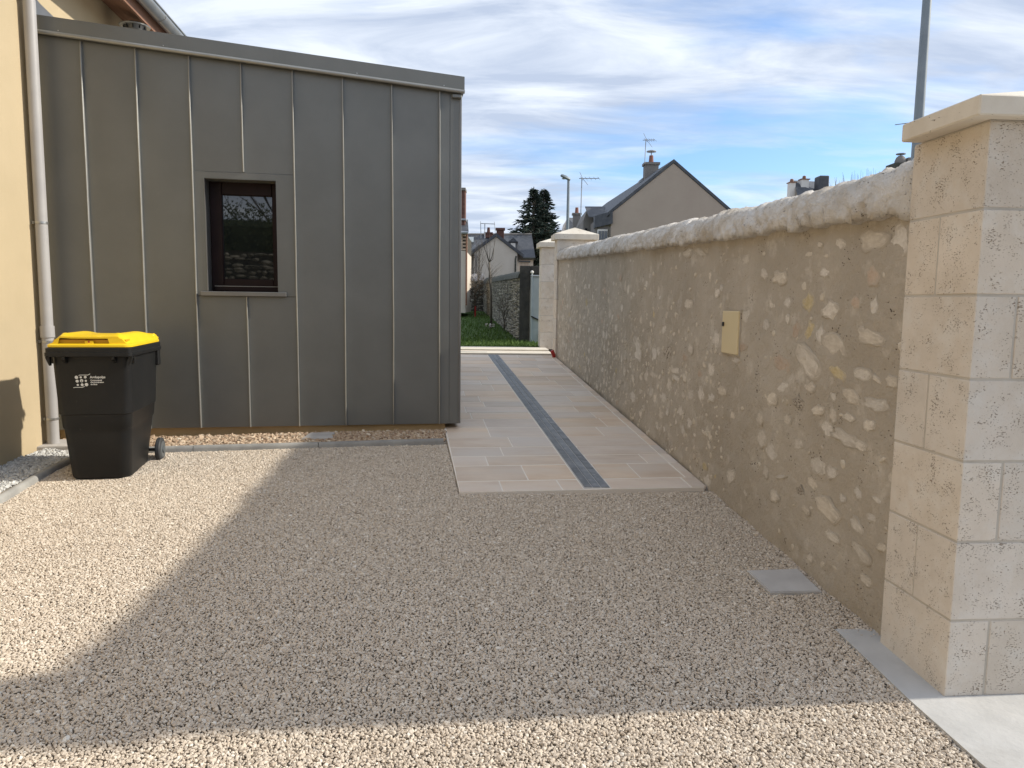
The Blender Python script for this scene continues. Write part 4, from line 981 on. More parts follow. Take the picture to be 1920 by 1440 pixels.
# side wall of the garden (continues the wall direction), from the dark pillar back
gA = at(974, 640, 17); gB = at(907, 583, 38)
t = thing('garden_wall', 'weathered dry stone wall with dark rounded coping running back along the lawn', 'wall', (gA.x, gA.y, G(17)))
zA, zB = at(974, 505, 17).z, at(907, 520, 38).z
A = Vector((gA.x, gA.y, 0)); B = Vector((gB.x, gB.y, 0)); d = (B-A).normalized(); nr = Vector((-d.y, d.x, 0))
mb = MB(); r_ = -nr*0.4
hA = zA-0.17; hB = zB-0.30
mb.hexa([(A.x, A.y, .3), (A.x+r_.x, A.y+r_.y, .3), (B.x+r_.x, B.y+r_.y, .6), (B.x, B.y, .6), (A.x, A.y, hA), (A.x+r_.x, A.y+r_.y, hA), (B.x+r_.x, B.y+r_.y, hB), (B.x, B.y, hB)]); part('wall_core', mb, 'old_joint', t)
stone_run(t, A+nr*.003, B+nr*.003, G(17), G(38), hA-G(17), hB-G(38), 0.17, 0.085, 3, nr)
mb = MB(); secs = []
for i in range(22):
    f = i/21; P = A.lerp(B, f); z0 = hA+(hB-hA)*f; hh = 0.19+0.11*f
    secs.append([tuple(P+nr*(-.2+.26*math.cos(a))+Vector((0, 0, z0-.02+hh*math.sin(a)+.02*fbm(i*.9, a, 0, 2)))) for a in [math.pi*k/7 for k in range(8)]])
loft(mb, secs); part('coping', mb, 'moss_stone', t, smooth_angle=60)
# back wall
bA = at(780, 583, 38.2); bB = at(912, 583, 38.2); zt = at(880, 526, 38.2).z
t = thing('garden_wall', 'pale rubble wall across the back of the garden behind the bare fruit tree', 'wall', (bB.x, 38.2, G(38)))
mb = MB(); mb.box(bA.x, bB.x+.2, 38.2, 38.6, .7, zt); part('wall_core', mb, 'old_joint', t)
stone_run(t, Vector((bA.x, 38.19, 0)), Vector((bB.x, 38.19, 0)), G(38), G(38), zt-1.0, zt-1.0, 0.30, 0.115, 8, Vector((0, -1, 0)))
# dark gate pillar and its lintel wall, white metal gate
q0 = at(973, 650, 16.9); q1 = at(992.5, 650, 16.9); q2 = at(1040, 650, 16.9); zt = at(980, 498, 16.9).z; zd = at(1000, 515, 16.9).z
t = thing('gate_pillar', 'blackened concrete pillar and lintel beside the pale metal garden gate', 'pillar', (q0.x, 16.9, .5))
mb = MB(); mb.cbox(q0.x, q1.x, 16.9, 17.25, .4, zt, .01); part('post', mb, 'dark_pillar', t)
mb = MB(); mb.cbox(q1.x+.002, q2.x, 16.9, 17.2, zd+.02, zt-.002, .01); part('lintel', mb, 'dark_pillar', t)
t = thing('garden_gate', 'pale grey metal gate leaf hung on the blackened pillar', 'gate', (q1.x, 16.8, .5))
g0 = q1.x+.005; g1 = q2.x
mb = MB(); mb.box(g0, g1, 16.84, 16.86, .52, zd-.03); part('sheet', mb, 'gate', t)
mb = MB(); mb.tube([(g0+.03, 16.83, .5), (g0+.03, 16.83, zd+.03)], .022, 10); part('hinge_post', mb, 'gate', t)
mb = MB(); mb.tube([(g0, 16.83, zd-.03), (g1, 16.83, zd-.03)], .022, 10); part('top_rail', mb, 'pole_light', t)
mb = MB(); mb.box(g0+.02, g0+.26, 16.80, 16.83, 1.12, 1.15, lambda x, y, z: (x, y, z-(x-g0)*.45)); part('slide_bolt', mb, 'black', t)
mb = MB(); mb.cbox(g0+.20, g0+.235, 16.80, 16.835, .62, .74, .004); part('latch', mb, 'black', t)
mb = MB(); mb.lathe([(.03, 0), (.04, .02), (.03, .05), (.01, .06)], (g0+.03, 16.83, zd+.03), 10); part('finial', mb, 'white_wall', t)

# ------------------------------------------------------------------ bare trees
def bare_tree(name, label, cat, base, h, seed, spread=0.5, n1=9, rad=0.03, first=0.35, mat_='bark', levels=3, lean=(0, 0), group=None, up=0.7):
    r = random.Random(seed); t = thing(name, label, cat, tuple(base), group=group); b = Vector(base)
    tr = MB(); pts = [b+Vector((lean[0]*f+0.02*r.uniform(-1, 1), lean[1]*f, h*f)) for f in [0, .25, .5, .75, 1]]
    tr.tube(pts, [rad, rad*.85, rad*.7, rad*.45, rad*.15], 7); part('trunk', tr, mat_, t, smooth=True)
    br = MB()
    def grow(p, dirv, ln, rd, lev):
        P = [p]; q = p.copy(); dv = dirv.normalized()
        for i in range(4):
            dv = (dv+Vector((r.uniform(-.25, .25), r.uniform(-.25, .25), r.uniform(-.05, .22)))).normalized(); q = q+dv*ln/4; P.append(q.copy())
        br.tube(P, [rd, rd*.8, rd*.6, rd*.4, rd*.2], 4, cap=False)
        if lev > 0:
            for i in (1, 2, 3, 4):
                if r.random() < .8:
                    a = r.uniform(0, 6.28); sd = Vector((math.cos(a), math.sin(a), r.uniform(.1, .9))); grow(P[i], dv*.7+sd*.6, ln*.5*r.uniform(.7, 1.2), rd*.5, lev-1)
    for i in range(n1):
        f = first+(1-first)*i/n1; p = b+Vector((lean[0]*f, lean[1]*f, h*f)); a = i*2.4+r.random()
        grow(p, Vector((math.cos(a)*(1-up), math.sin(a)*(1-up), up)), h*spread*(1.15-f)*r.uniform(.8, 1.2)+.1, rad*.45, levels-1)
    part('branches', br, mat_, t); return t
b0 = at(921, 618, 22.5); h = at(921, 510, 22.5).z-b0.z
t = thing('young_tree', 'young bare tree with a slim stem forking into upright shoots on the lawn', 'tree', (b0.x, b0.y, G(22.5)))
mb = MB(); base = Vector((b0.x, b0.y, G(22.5)-.02)); fk = at(917, 492, 22.5)
mb.tube([base, base.lerp(fk, .5)+Vector((.03, 0, 0)), fk], [.035, .03, .024], 8); part('trunk', mb, 'bark', t, smooth=True)
mb = MB()
for (x1, y1), (x2, y2), rr in (((912, 475), (902, 448), .016), ((914, 478), (911, 450), .014), ((922, 483), (931, 441), .017), ((924, 486), (928, 446), .014), ((919, 470), (918, 437), .011), ((908, 462), (893, 440), .009)):
    P1 = at(x1, y1, 22.5); P2 = at(x2, y2, 22.5); mb.tube([fk, P1, P2], [rr, rr*.7, rr*.25], 6)
rr_ = random.Random(3)
for _ in range(16):
    x1 = rr_.uniform(905, 932); y1 = rr_.uniform(500, 530); P1 = at(917+rr_.uniform(-1, 1), y1+8, 22.5); P2 = at(x1+rr_.choice((-14, 14)), y1-18, 22.3+rr_.random()); mb.tube([P1, P1.lerp(P2, .5)+Vector((0, 0, .03)), P2], [.006, .005, .002], 4)
part('branches', mb, 'bark', t, smooth=True)
mb = MB()
for k in range(16):
    c = base+Vector((.05+rr_.uniform(-.10, .10), -.1+rr_.uniform(-.1, .1), .22+rr_.uniform(-.05, .07))); a = rr_.random()*3
    mb.add([c, c+Vector((.05*math.cos(a), .05*math.sin(a), .02)), c+Vector((.02, .02, .05))], [(0, 1, 2)])
b1 = at(890, 583, 33); bare_tree('fruit_tree', 'small dark fruit tree with tangled bare branches before the back wall', 'tree', (b1.x, b1.y, G(33)), 1.35, 5, spread=1.0, n1=15, rad=.06, first=.3, levels=4, up=.4)
b2 = at(945, 622, 20.5); bare_tree('bare_shrub', 'low leafless shrub at the foot of the stone wall on the lawn', 'shrub', (b2.x, b2.y, G(20.5)), .75, 8, spread=.9, n1=14, rad=.018, first=.08, levels=3, up=.6)
# little white flowering plant at the foot of the young tree
b3 = at(918, 612, 22); t = thing('flowering_plant', 'small plant with white blooms at the foot of the young bare tree', 'plant', (b3.x, b3.y, G(22)))
mb = MB(); mb.tube([(b3.x, 22, G(22)), (b3.x, 22, b3.z+.02)], .008, 5)
for k in range(5): a = k*1.3; mb.tube([(b3.x, 22, b3.z-.1), (b3.x+.08*math.cos(a), 22+.08*math.sin(a), b3.z)], .005, 4)
part('stems', mb, 'bark', t)
mb = MB()
for k in range(34):
    c = Vector((b3.x+rr_.uniform(-.13, .13), 22+rr_.uniform(-.1, .1), b3.z+rr_.uniform(-.03, .07))); a = rr_.random()*6; q = .035
    mb.add([c, c+Vector((q*math.cos(a), q*math.sin(a), .01)), c+Vector((q*math.cos(a+1.2), q*math.sin(a+1.2), .025)), c+Vector((0, 0, q))], [(0, 1, 2, 3)])
part('blooms', mb, 'petal', t, kind='stuff')
b4 = at(891, 583, 31); mb = MB(); mb.tube([(b4.x, 31, G(31)-.02), (b4.x+.01, 31, at(891, 574, 31).z)], .035, 8)
single('marker_post', mb, 'red', 'short dull red post in the lawn before the back wall', 'post', (b4.x, 31, G(31)))
# blossom shrub on top of the back wall
b5 = at(872, 524, 40); t = bare_tree('blossom_shrub', 'shrub with pinkish white blossom showing over the back garden wall', 'shrub', (b5.x, 40, 1.0), b5.z-1.0+.25, 12, spread=.6, n1=12, rad=.04, first=.5, levels=3, up=.5)
mb = MB()
for k in range(520):
    px = rr_.uniform(866, 907); c = at(px, rr_.uniform(513, 529)+(px-866)*.05, 39.6+rr_.random()*.6); a = rr_.random()*6; q = rr_.uniform(.04, .09)
    mb.add([c, c+Vector((q*math.cos(a), q*.5*math.sin(a), .02)), c+Vector((q*.4, .02, q))], [(0, 1, 2)])
part('blossom', mb, 'petal', t)
for i, (px, h_, sd) in enumerate(((898, 1.9, 21), (880, 1.6, 22))):
    b6 = at(px, 545, 36); bare_tree('bare_sapling', ('thin bare sapling just left of the young tree', 'thin bare sapling nearest the zinc corner')[i], 'tree', (b6.x, 36, 1.0), h_+1.0, sd, spread=.7, n1=16, rad=.022, first=.3, levels=3, up=.75, group='bare saplings at the back wall')

# ------------------------------------------------------------------ houses
def gable_house(label, apex, left, right, zb_, depth, dirv, wallm, roofm, over=0.25, thick=0.12, name='house', overg=0.15):
    """apex/left/right are world points on the near gable plane"""
    t = thing(name, label, 'house', ((left.x+right.x)/2, apex.y, zb_)); D = Vector((dirv[0], dirv[1], 0)).normalized()*depth
    mb = MB(); mb.extrude([(left.x, left.y, zb_), (right.x, right.y, zb_), right, apex, left], D); part('wall', mb, wallm, t)
    Dn = D.normalized()
    roofs = []
    for e_ in (left, right):
        d = (e_-apex); d_ = d.normalized(); up = Vector((0, 0, 1)); a0 = apex-Dn*overg+up*.02; e0 = e_+d_*over-Dn*overg+up*.02
        mb = MB(); q = D+Dn*2*overg
        mb.hexa([a0, e0, e0+q, a0+q, a0+up*thick, e0+up*thick, e0+q+up*thick, a0+q+up*thick]); roofs.append(part('roof', mb, roofm, t))
    return t, roofs
WV = (WD.x, WD.y)
# big taupe gable to the right
ap = at(1263, 306, 35); Lf = at(1147, 399, 35); Rt = at(1372, 401, 35)
t, rf = gable_house('large taupe rendered gable house with slate roof rising behind the rubble wall', ap, Lf, Rt, 0.9, 15, WV, 'grey_wall', 'slate', over=.28, thick=.16, overg=.04)
big = t
def chimney(parent, label, c, wx, wy, z0, z1, m, pots=1, potm='terracotta', cowl=False, capm='dark_wall'):
    mb = MB(); mb.cbox(c.x-wx/2, c.x+wx/2, c.y-wy/2, c.y+wy/2, z0, z1-.12, .01); ch = part('chimney', mb, m, parent, label=label)
    mb = MB(); mb.box(c.x-wx/2-.06, c.x+wx/2+.06, c.y-wy/2-.06, c.y+wy/2+.06, z1-.12, z1)
    for k in range(pots):
        px = c.x+(k-(pots-1)/2)*wx*.5; mb.cur = 1; mb.lathe([(.13, 0), (.10, .38)], (px, c.y, z1), 12)
        if cowl: mb.cur = 2; mb.tube([(px, c.y, z1+.36), (px, c.y, z1+.58)], .03, 6); mb.lathe([(.25, .56), (.25, .60), (.05, .66)], (px, c.y, z1), 14)
    if len(mb.f): part('chimney_top', mb, [capm, potm, 'pole_light'] if cowl else ([capm, potm] if pots else capm), parent)
    return ch
cc = at(1220, 330, 38.6); cc.z = 0
chimney(big, None, cc, .68, .6, at(1220, 345, 38.6).z, at(1220, 304, 38.3).z, 'dark_wall', 1, cowl=True)
for px, py in ((1226, 327), (1203, 337)):
    c = at(px, py, 37 if px > 1220 else 39); mb = MB(); mb.box(c.x-.16, c.x+.16, c.y-.25, c.y+.25, c.z-.02, c.z+.05, lambda x, y, z: (x, y, z+(x-c.x)*.8)); part('roof_window', mb, 'gutter', big)
# antenna on the big house
def antenna(label, base, top, arm, seed, Y, els=5, m='pole_light', dirs=1, th=.022):
    t = thing('tv_antenna', label, 'antenna', tuple(base)); mb = MB(); mb.tube([base, top], th, 6); part('mast', mb, m, t)
    mb = MB(); a = top-Vector((0, 0, .05)); e_ = a+Vector((arm*dirs, 0, .02)); mb.tube([a-Vector((.15*dirs, 0, 0)), e_], th*.7, 5)
    for k in range(els):
        p = a.lerp(e_, k/(els-1) if els > 1 else 0); l_ = .26-.02*k; mb.tube([p+Vector((.05, -l_, -l_*.55)), p+Vector((-.05, l_, l_*.55))], th*.4, 4)
    for s_ in (-1, 1): mb.tube([a+Vector((.05*dirs, 0, 0)), a+Vector((.34*dirs if s_ < 0 else -.12*dirs, 0, s_*.34))], th*.4, 4)
    part('elements', mb, 'dark_wall', t); return t
antenna('thin television aerial mast beside the chimney of the taupe house', at(1209, 306, 38.2), at(1211, 261, 38.2), .45, 1, 38)
antenna('television aerial on a tall thin mast right of the street lamp', at(1088, 436, 42), at(1091, 333, 42), .95, 2, 42, th=.03)
# lower annexe: mansard box, small roof and grey wall on the left of the big house
t = thing('house_annexe', 'low grey annexe with slate fascia and tall window left of the taupe gable', 'house', tuple(at(1120, 440, 34)))
A0 = at(1116, 470, 35.5); A1 = at(1147, 470, 34.9)
mb = MB(); mb.hexa([(A0.x, A0.y+.3, .9), (A1.x-.02, A1.y+.3, .9), (A1.x-.02, A1.y+4, .9), (A0.x, A0.y+4, .9), (A0.x, A0.y+.3, at(1116, 412, 35.5).z), (A1.x-.02, A1.y+.3, at(1146, 408, 35).z), (A1.x-.02, A1.y+4, at(1146, 404, 35).z), (A0.x, A0.y+4, at(1116, 410, 35.5).z)]); part('wall', mb, 'dark_wall', t)
f0 = at(1115, 405, 35.6); f1 = at(1115, 427, 35.6); f2 = at(1149, 419, 34.85); f3 = at(1149, 395, 34.85)
mb = MB(); mb.extrude([f1, f2, f3, f0], (0, .5, 0)); part('slate_fascia', mb, 'slate', t)
w0 = at(1121, 430, 35.3); w1 = at(1141, 426, 35.0); mb = MB(); mb.box(w0.x, w1.x, 35.25, 35.5, 1.0, w0.z); wn = part('window', mb, 'white_wall', t)
for k in range(3):
    a_ = w0.x+(w1.x-w0.x)*(.06+k*.32); mb = MB(); mb.box(a_, a_+(w1.x-w0.x)*.26, 35.22, 35.249, 1.05, w0.z-.08); part('pane', mb, 'glass', wn)
t2 = thing('rear_house', 'grey gabled rear house with slate roof left of the slate annexe', 'house', tuple(at(1105, 440, 38)))
a_, b_, c_, d_ = at(1094, 470, 38), at(1118, 470, 38), at(1103, 390, 38), at(1094, 412, 38)
mb = MB(); e_ = at(1118, 412, 38); mb.extrude([a_, b_, e_, c_, d_], (0, 5, 0)); part('wall', mb, 'dark_wall', t2)
r0 = at(1097, 389, 38); r1 = at(1135, 389, 38.4); r2 = at(1132, 408, 36.9); r3 = at(1104, 407, 36.9)
mb = MB(); mb.extrude([r3, r2, r1, r0], (0, .06, .06)); part('roof', mb, 'slate', t2)
w0 = at(1097, 428, 37.9); w1 = at(1101, 440, 37.9); mb = MB(); mb.box(w0.x, w1.x, 37.93, 37.99, w1.z, w0.z); part('window', mb, 'glass', t2)
# further house with chimney
ap = at(1063, 412, 52); Lf = at(1054, 440, 52); Rt = at(1072, 440, 52)
t3 = thing('far_house', 'distant slate roofed house with a grey chimney behind the street lamp', 'house', tuple(at(1075, 450, 52)))
mb = MB(); mb.extrude([at(1056, 470, 52), at(1068, 470, 52), at(1068, 440, 52), at(1063, 411, 52), at(1056, 438, 52)], (0, 4, 0)); part('wall', mb, 'cream_wall', t3)
mb = MB(); mb.extrude([at(1064, 410, 51.9), at(1094, 412, 54), at(1100, 446, 50), at(1068, 446, 50)], (0, .15, .1)); part('roof', mb, 'slate', t3)
cc = at(1081, 420, 50.5); chimney(t3, None, cc, .5, .5, at(1081, 438, 50.5).z, at(1081, 400, 50.5).z, 'dark_wall', 1)
# street lamps
def lamp(label, bx, by, tx, ty, Y, rad, head=True):
    P = at(tx, ty, Y); t = thing('street_lamp', label, 'street lamp', (P.x, Y, G(Y)))
    mb = MB(); mb.tube([(P.x, Y, G(Y)), (P.x, Y, P.z*.5), (P.x, Y, P.z)], [rad, rad*.8, rad*.6], 12); part('pole', mb, 'pole', t, smooth_angle=50)
    if head:
        a = at(1069, 338, Y); b = at(1051, 329, Y); mb = MB(); d = (b-a).normalized(); ln = (b-a).length; n_ = Vector((0, 0, 1)); n_ = (n_-d*n_.dot(d)).normalized(); s_ = d.cross(n_)
        secs = []
        for f, wv, hv in ((0, .05, .05), (.10, .09, .075), (.5, .12, .10), (.85, .12, .085), (1, .07, .05)):
            c = a+d*ln*f; secs.append([tuple(c+s_*wv*math.cos(x)+n_*(hv*(math.sin(x) if math.sin(x) > 0 else .45*math.sin(x)))) for x in [2*math.pi*k/10 for k in range(10)]])
        loft(mb, secs); part('lamp_head', mb, 'pole', t, smooth_angle=50)
        mb = MB(); c = a+d*ln*.6-n_*.045; mb.lathe([(.09, 0), (.08, -.02), (.03, -.035)], c, 12); part('lamp_glass', mb, 'gutter', t)
    return t
lamp('slim street lamp with a tilted grey head behind the far stone pillar', 0, 0, 1066, 338, 30, .085)
# big pole on the right
P0 = at(1717, 305, 14.0); P0.z = G(14)
t = thing('street_lamp', 'tall thick grey pole rising behind the near limestone pillar out of the picture', 'street lamp', (P0.x, 14.0, G(14)))
mb = MB(); mb.tube([(P0.x, 14, G(14)), (P0.x, 14, 5.0), (P0.x, 14, 9.5)], [.095, .085, .065], 16); part('pole', mb, 'pole', t, smooth_angle=50)
mb = MB(); a = Vector((P0.x, 14, 9.45)); mb.tube([a, a+Vector((-.5, 0, .35)), a+Vector((-1.2, 0, .4))], .045, 10); part('arm', mb, 'pole', t, smooth=True)
mb = MB(); loft(mb, [[(a.x-1.1-f*.7, 14+w_*math.cos(x), a.z+.42+(.09*math.sin(x) if math.sin(x) > 0 else .04*math.sin(x))) for x in [2*math.pi*k/10 for k in range(10)]] for f, w_ in ((0, .06), (.3, .15), (.8, .14), (1, .05))]); part('lamp_head', mb, 'pole', t, smooth_angle=50)
s0 = at(1716, 229, 14); s1 = at(1678, 234, 14.2); mb = MB(); mb.tube([s0, s1], .008, 6); part('bracket_rod', mb, 'pole', t)

# cream gable house with brick chimney
ap = at(930, 444, 45); Lf = at(889, 474, 45); Rt = at(970, 475, 45)
t, rf = gable_house('cream rendered gable house with dark slate roof beyond the garden wall', ap, Lf, Rt, 1.0, 7, WV, 'cream_wall', 'slate', over=.45, thick=.2, overg=.12)
cc = at(938, 440, 46.2); chimney(t, None, cc, .46, .5, at(938, 470, 46.2).z, at(938, 428, 46.2).z, 'brick', 0, capm='brick')
c0 = at(890, 476, 44.85); mb = MB(); mb.tube([(c0.x, c0.y, c0.z), (c0.x+.08, c0.y, c0.z-.2), (c0.x+.08, c0.y, 1.0)], .06, 8); part('downpipe', mb, 'dark_wall', t)
c0 = at(968, 480, 44.85); mb = MB(); mb.tube([(c0.x, c0.y, c0.z), (c0.x-.05, c0.y, c0.z-.2), (c0.x-.05, c0.y, 1.0)], .05, 8); part('downpipe', mb, 'moss_stone', t)
# left wing slate roof of that house
mb = MB(); mb.extrude([at(877, 476, 45.5), at(888, 474, 45.4), at(906, 462, 47.5), at(900, 452, 50)], (0, .1, .12)); part('side_roof', mb, 'slate', t)
mb = MB(); mb.box(at(878, 500, 46).x, at(888, 500, 46).x, 46, 48, 1, at(880, 478, 46).z); part('side_wall', mb, 'dark_wall', t)
# long slate roof behind
Lr = at(860, 440, 58); Rr = at(997, 440, 58); Le = at(860, 484, 54.5); Re = at(1004, 484, 54.5)
t = thing('long_house', 'long slate roofed house behind the cream gable house', 'house', (Re.x, 56, 1.0))
mb = MB(); mb.extrude([Le, Re, Rr, Lr], (0, .1, -.12)); part('roof', mb, 'slate', t)
b_ = Rr+Vector((0, 4, -(Rr.z-Re.z))); mb = MB(); mb.box(Le.x, Re.x-.15, 54.8, 61, 1.0, Re.z-.1); mb.extrude([(Re.x-.15, 54.9, Re.z-.1), (Re.x-.15, 61, Re.z-.1), (Rr.x-.05, 58, Rr.z-.15)], (-1, 0, 0)); part('wall', mb, 'cream_wall', t)
mb = MB(); mb.tube([Le+Vector((0, -.05, -.02)), Re+Vector((0, -.05, -.02))], .07, 8); part('gutter', mb, 'moss_stone', t)
mb = MB(); mb.tube([Lr+Vector((0, 0, .02)), Rr+Vector((0, 0, .02))], .09, 8); part('ridge_tiles', mb, 'dark_wall', t)
def onroof(px, py):
    # intersect the pixel ray with the roof plane
    nn = (Re-Le).cross(Lr-Le).normalized(); o = Vector((0, 0, HC)); r = CR @ Vector((px-960.0, 720.0-py, -1387.0)); k = (Le-o).dot(nn)/r.dot(nn); return o+r*k
q = [onroof(*p) for p in ((877, 456), (888, 456), (888, 447), (877, 447))]; mb = MB(); mb.extrude([p+Vector((0, -.02, .02)) for p in q], (0, -.06, .08)); part('roof_window', mb, 'gate', t)
# dormer
q = onroof(962, 466); mb = MB(); mb.box(q.x-.28, q.x+.28, q.y-.6, q.y+.8, q.z-.2, q.z+.45); dm = part('dormer', mb, 'slate', t)
mb = MB(); mb.extrude([(q.x-.36, q.y-.75, q.z+.44), (q.x+.36, q.y-.75, q.z+.44), (q.x, q.y-.75, q.z+.75)], (0, 1.9, 0)); part('dormer_roof', mb, 'slate', dm)
mb = MB(); mb.box(q.x-.17, q.x+.17, q.y-.64, q.y-.61, q.z-.1, q.z+.35); part('pane', mb, 'white_wall', dm)
cc = at(916, 440, 57.6); chimney(t, None, cc, .55, .5, at(916, 446, 57.6).z, at(916, 436, 57.6).z, 'brick', 1, capm='brick', potm='brick')
# old brick stump over the gate
b_ = at(983, 500, 50); mb = MB(); mb.box(at(974, 500, 40).x, at(991, 500, 40).x, 40, 40.5, 1.0, at(983, 491, 40).z); single('brick_pier', mb, 'brick_pale', 'old brown brick stump with slate cap above the blackened pillar', 'pier', (at(983, 500, 40).x, 40, 1.0))
mb = MB(); mb.box(at(972, 500, 40).x, at(994, 500, 40).x, 39.9, 40.6, at(983, 491, 40).z+.002, at(983, 489, 40).z)
single('slate_slab', mb, 'slate', 'thin slate slab lying on the old brick stump', 'slab', (at(983, 500, 40).x, 40, at(983, 491, 40).z))
# roof antenna pair on the long roof
t = thing('tv_antenna', 'old wide television aerial standing over the cream house roof', 'antenna', tuple(at(909, 445, 53)))
mb = MB(); mb.tube([at(909, 447, 53), at(909, 420, 53)], .035, 6); part('mast', mb, 'pole_light', t)
mb = MB(); mb.tube([at(901, 419, 53), at(928, 420, 53)], .03, 6)
mb.tube([at(901, 415, 53), at(902, 447, 53)], .025, 5); mb.tube([at(927, 416, 53), at(929, 440, 53)], .022, 5); part('elements', mb, 'pole_light', t)

# tall brick chimney house at the very left edge of the gap
t = thing('brick_house', 'tall narrow house with brick wall and high red chimney beside the zinc corner', 'house', tuple(at(866, 500, 30)))
xr = at(873, 500, 30).x; xl = at(820, 500, 30).x; z1 = at(870, 437, 30).z; z2 = at(870, 470, 30).z
mb = MB(); mb.box(xl, xr, 30, 34, 1.0, z2); part('wall', mb, 'cream_wall', t)
mb = MB(); mb.box(xl, xr, 30, 34, z2+.001, z1); part('upper_wall', mb, 'old_joint', t)
# brick courses on the upper wall near the edge
rb = random.Random(9); zc = z2+.02; row = 0
meb = MB(); meb.cbox(-.105, .105, -.02, .03, -.03, .03, .004); me_b = meb.mesh('brick'); recalc(me_b); me_b.materials.append(M['brick_pale'])
while zc < z1-.05:
    for k in range(7):
        xx = xr-.115-(k*.225)-(0.11 if row % 2 else 0)
        ob = bpy.data.objects.new('brick', me_b); COL.objects.link(ob); ob.parent = t; ob.location = Vector((xx, 29.995, zc+.03))-t.location
    zc += .068; row += 1
mb = MB(); mb.extrude([(xl, 29.8, z1), (xr+.12, 29.8, z1), (xr-.02, 31.5, at(866, 413, 30).z+.1), (xl, 31.5, at(866, 413, 30).z+.1)], (0, .05, .1)); part('roof', mb, 'slate', t)
mb = MB(); mb.tube([(xl, 29.75, z1), (xr+.1, 29.75, z1)], .06, 8); part('gutter', mb, 'pole_light', t)
mb = MB(); mb.tube([(xr+.06, 29.85, z1), (xr+.04, 29.9, z1-.2), (xr+.04, 29.9, 1.3)], .035, 8); part('downpipe', mb, 'wood', t)
cx0 = at(858, 400, 30).x; cx1 = at(870, 400, 30).x
mb = MB(); mb.cbox(cx0, cx1, 30.6, 31.3, z1, at(866, 357, 30.6).z, .01); ch = part('chimney', mb, 'brick', t)
mb = MB(); mb.box(cx0-.03, cx1+.02, 30.55, 31.35, at(866, 357, 30.6).z+.001, at(866, 352, 30.6).z); part('chimney_top', mb, 'dark_wall', ch)
mb = MB(); mb.box(cx0-.03, cx1+.04, 30.5, 31.4, at(866, 413, 30.6).z, at(866, 410, 30.6).z); part('chimney_base', mb, 'pole_light', ch)
mb = MB(); mb.cbox(at(850, 500, 36).x, at(876, 500, 36).x, 36, 36.4, 1.0, at(865, 489, 36).z, .02); single('block_pier', mb, 'kerb', 'grey block pier beside the zinc corner over the back wall', 'pier', tuple(at(866, 520, 36)))

# roofs and chimneys above the right part of the wall
t = thing('white_house', 'distant white house tops with small chimneys just over the wall coping', 'house', tuple(at(1510, 370, 45)))
mb = MB(); mb.extrude([at(1478, 400, 45), at(1500, 400, 45), at(1500, 356, 45), at(1489, 341, 45), at(1478, 358, 45)], (.3, 1, 0)); part('wall', mb, 'white_wall', t)
mb = MB(); mb.extrude([at(1488, 341, 44.8), at(1554, 344, 47), at(1560, 380, 43), at(1500, 380, 43)], (0, .1, .1)); part('roof', mb, 'slate', t)
for px, y1 in ((1484, 342), (1507, 336)):
    cc = at(px, 350, 44.5); mb = MB(); wv = .17 if px < 1490 else .22; mb.cbox(cc.x-wv, cc.x+wv, 44.3, 44.7, 2, at(px, y1, 44.5).z, .01); ch = part('chimney', mb, 'white_wall', t)
    mb = MB(); mb.lathe([(.12, 0), (.10, .16), (.05, .2)], (cc.x, 44.5, at(px, y1, 44.5).z), 10); mb.box(cc.x-wv-.05, cc.x+wv+.05, 44.25, 44.75, at(px, y1, 44.5).z-.05, at(px, y1, 44.5).z); part('chimney_pot', mb, 'wood', ch)
c0 = at(1534, 344, 44); c1 = at(1553, 330, 44); mb = MB(); mb.cbox(c0.x, c1.x, 43.8, 44.6, c0.z-.4, c1.z, .05); part('dormer', mb, 'slate', t)
cc = at(1700, 300, 28)
t = thing('tower_chimney', 'dark round topped chimney stack peeping over the coping next to the tall pole', 'chimney', tuple(at(1700, 320, 28)))
z0 = at(1700, 330, 28).z; z1 = at(1700, 305, 28).z; z2 = at(1690, 292, 28).z
mb = MB(); mb.box(at(1679, 300, 28).x, at(1722, 300, 28).x, 28, 28.7, z0-2, z1); part('stack', mb, 'moss_stone', t)
mb = MB(); c = at(1688, 305, 28.3); mb.lathe([(.19, 0), (.20, .1), (.15, .24), (.08, .30)], (c.x, 28.3, z1), 14); part('chimney_pot', mb, 'dark_wall', t, smooth_angle=50)
mb = MB(); mb.tube([(c.x, 28.3, z1+.28), (c.x, 28.3, z1+.36)], .02, 6); mb.lathe([(.17, .35), (.17, .38), (.04, .39)], (c.x, 28.3, z1), 14); part('cowl', mb, 'pole', t)
mb = MB(); c = at(1704, 302, 28.3); mb.cbox(c.x-.12, c.x+.12, 28.1, 28.5, z1, z1+.22, .02); part('flue_block', mb, 'dark_wall', t)
# upright bare twigs above the coping
t = thing('bare_hedge', 'row of thin bare upright twigs showing over the coping', 'hedge', tuple(at(1610, 340, 20)))
mb = MB()
for k in range(38):
    px = 1558+k*2.7+rr_.uniform(-1, 1); y1 = 344-(px-1558)*.19-rr_.uniform(0, 16); a = at(px, 360, 20+rr_.random()); b = at(px+rr_.uniform(-6, 6), y1, 20+rr_.random()); mb.tube([(a.x, a.y, 1.0), a, b], [.009, .006, .002], 4, cap=False)
part('twigs', mb, 'bark', t)

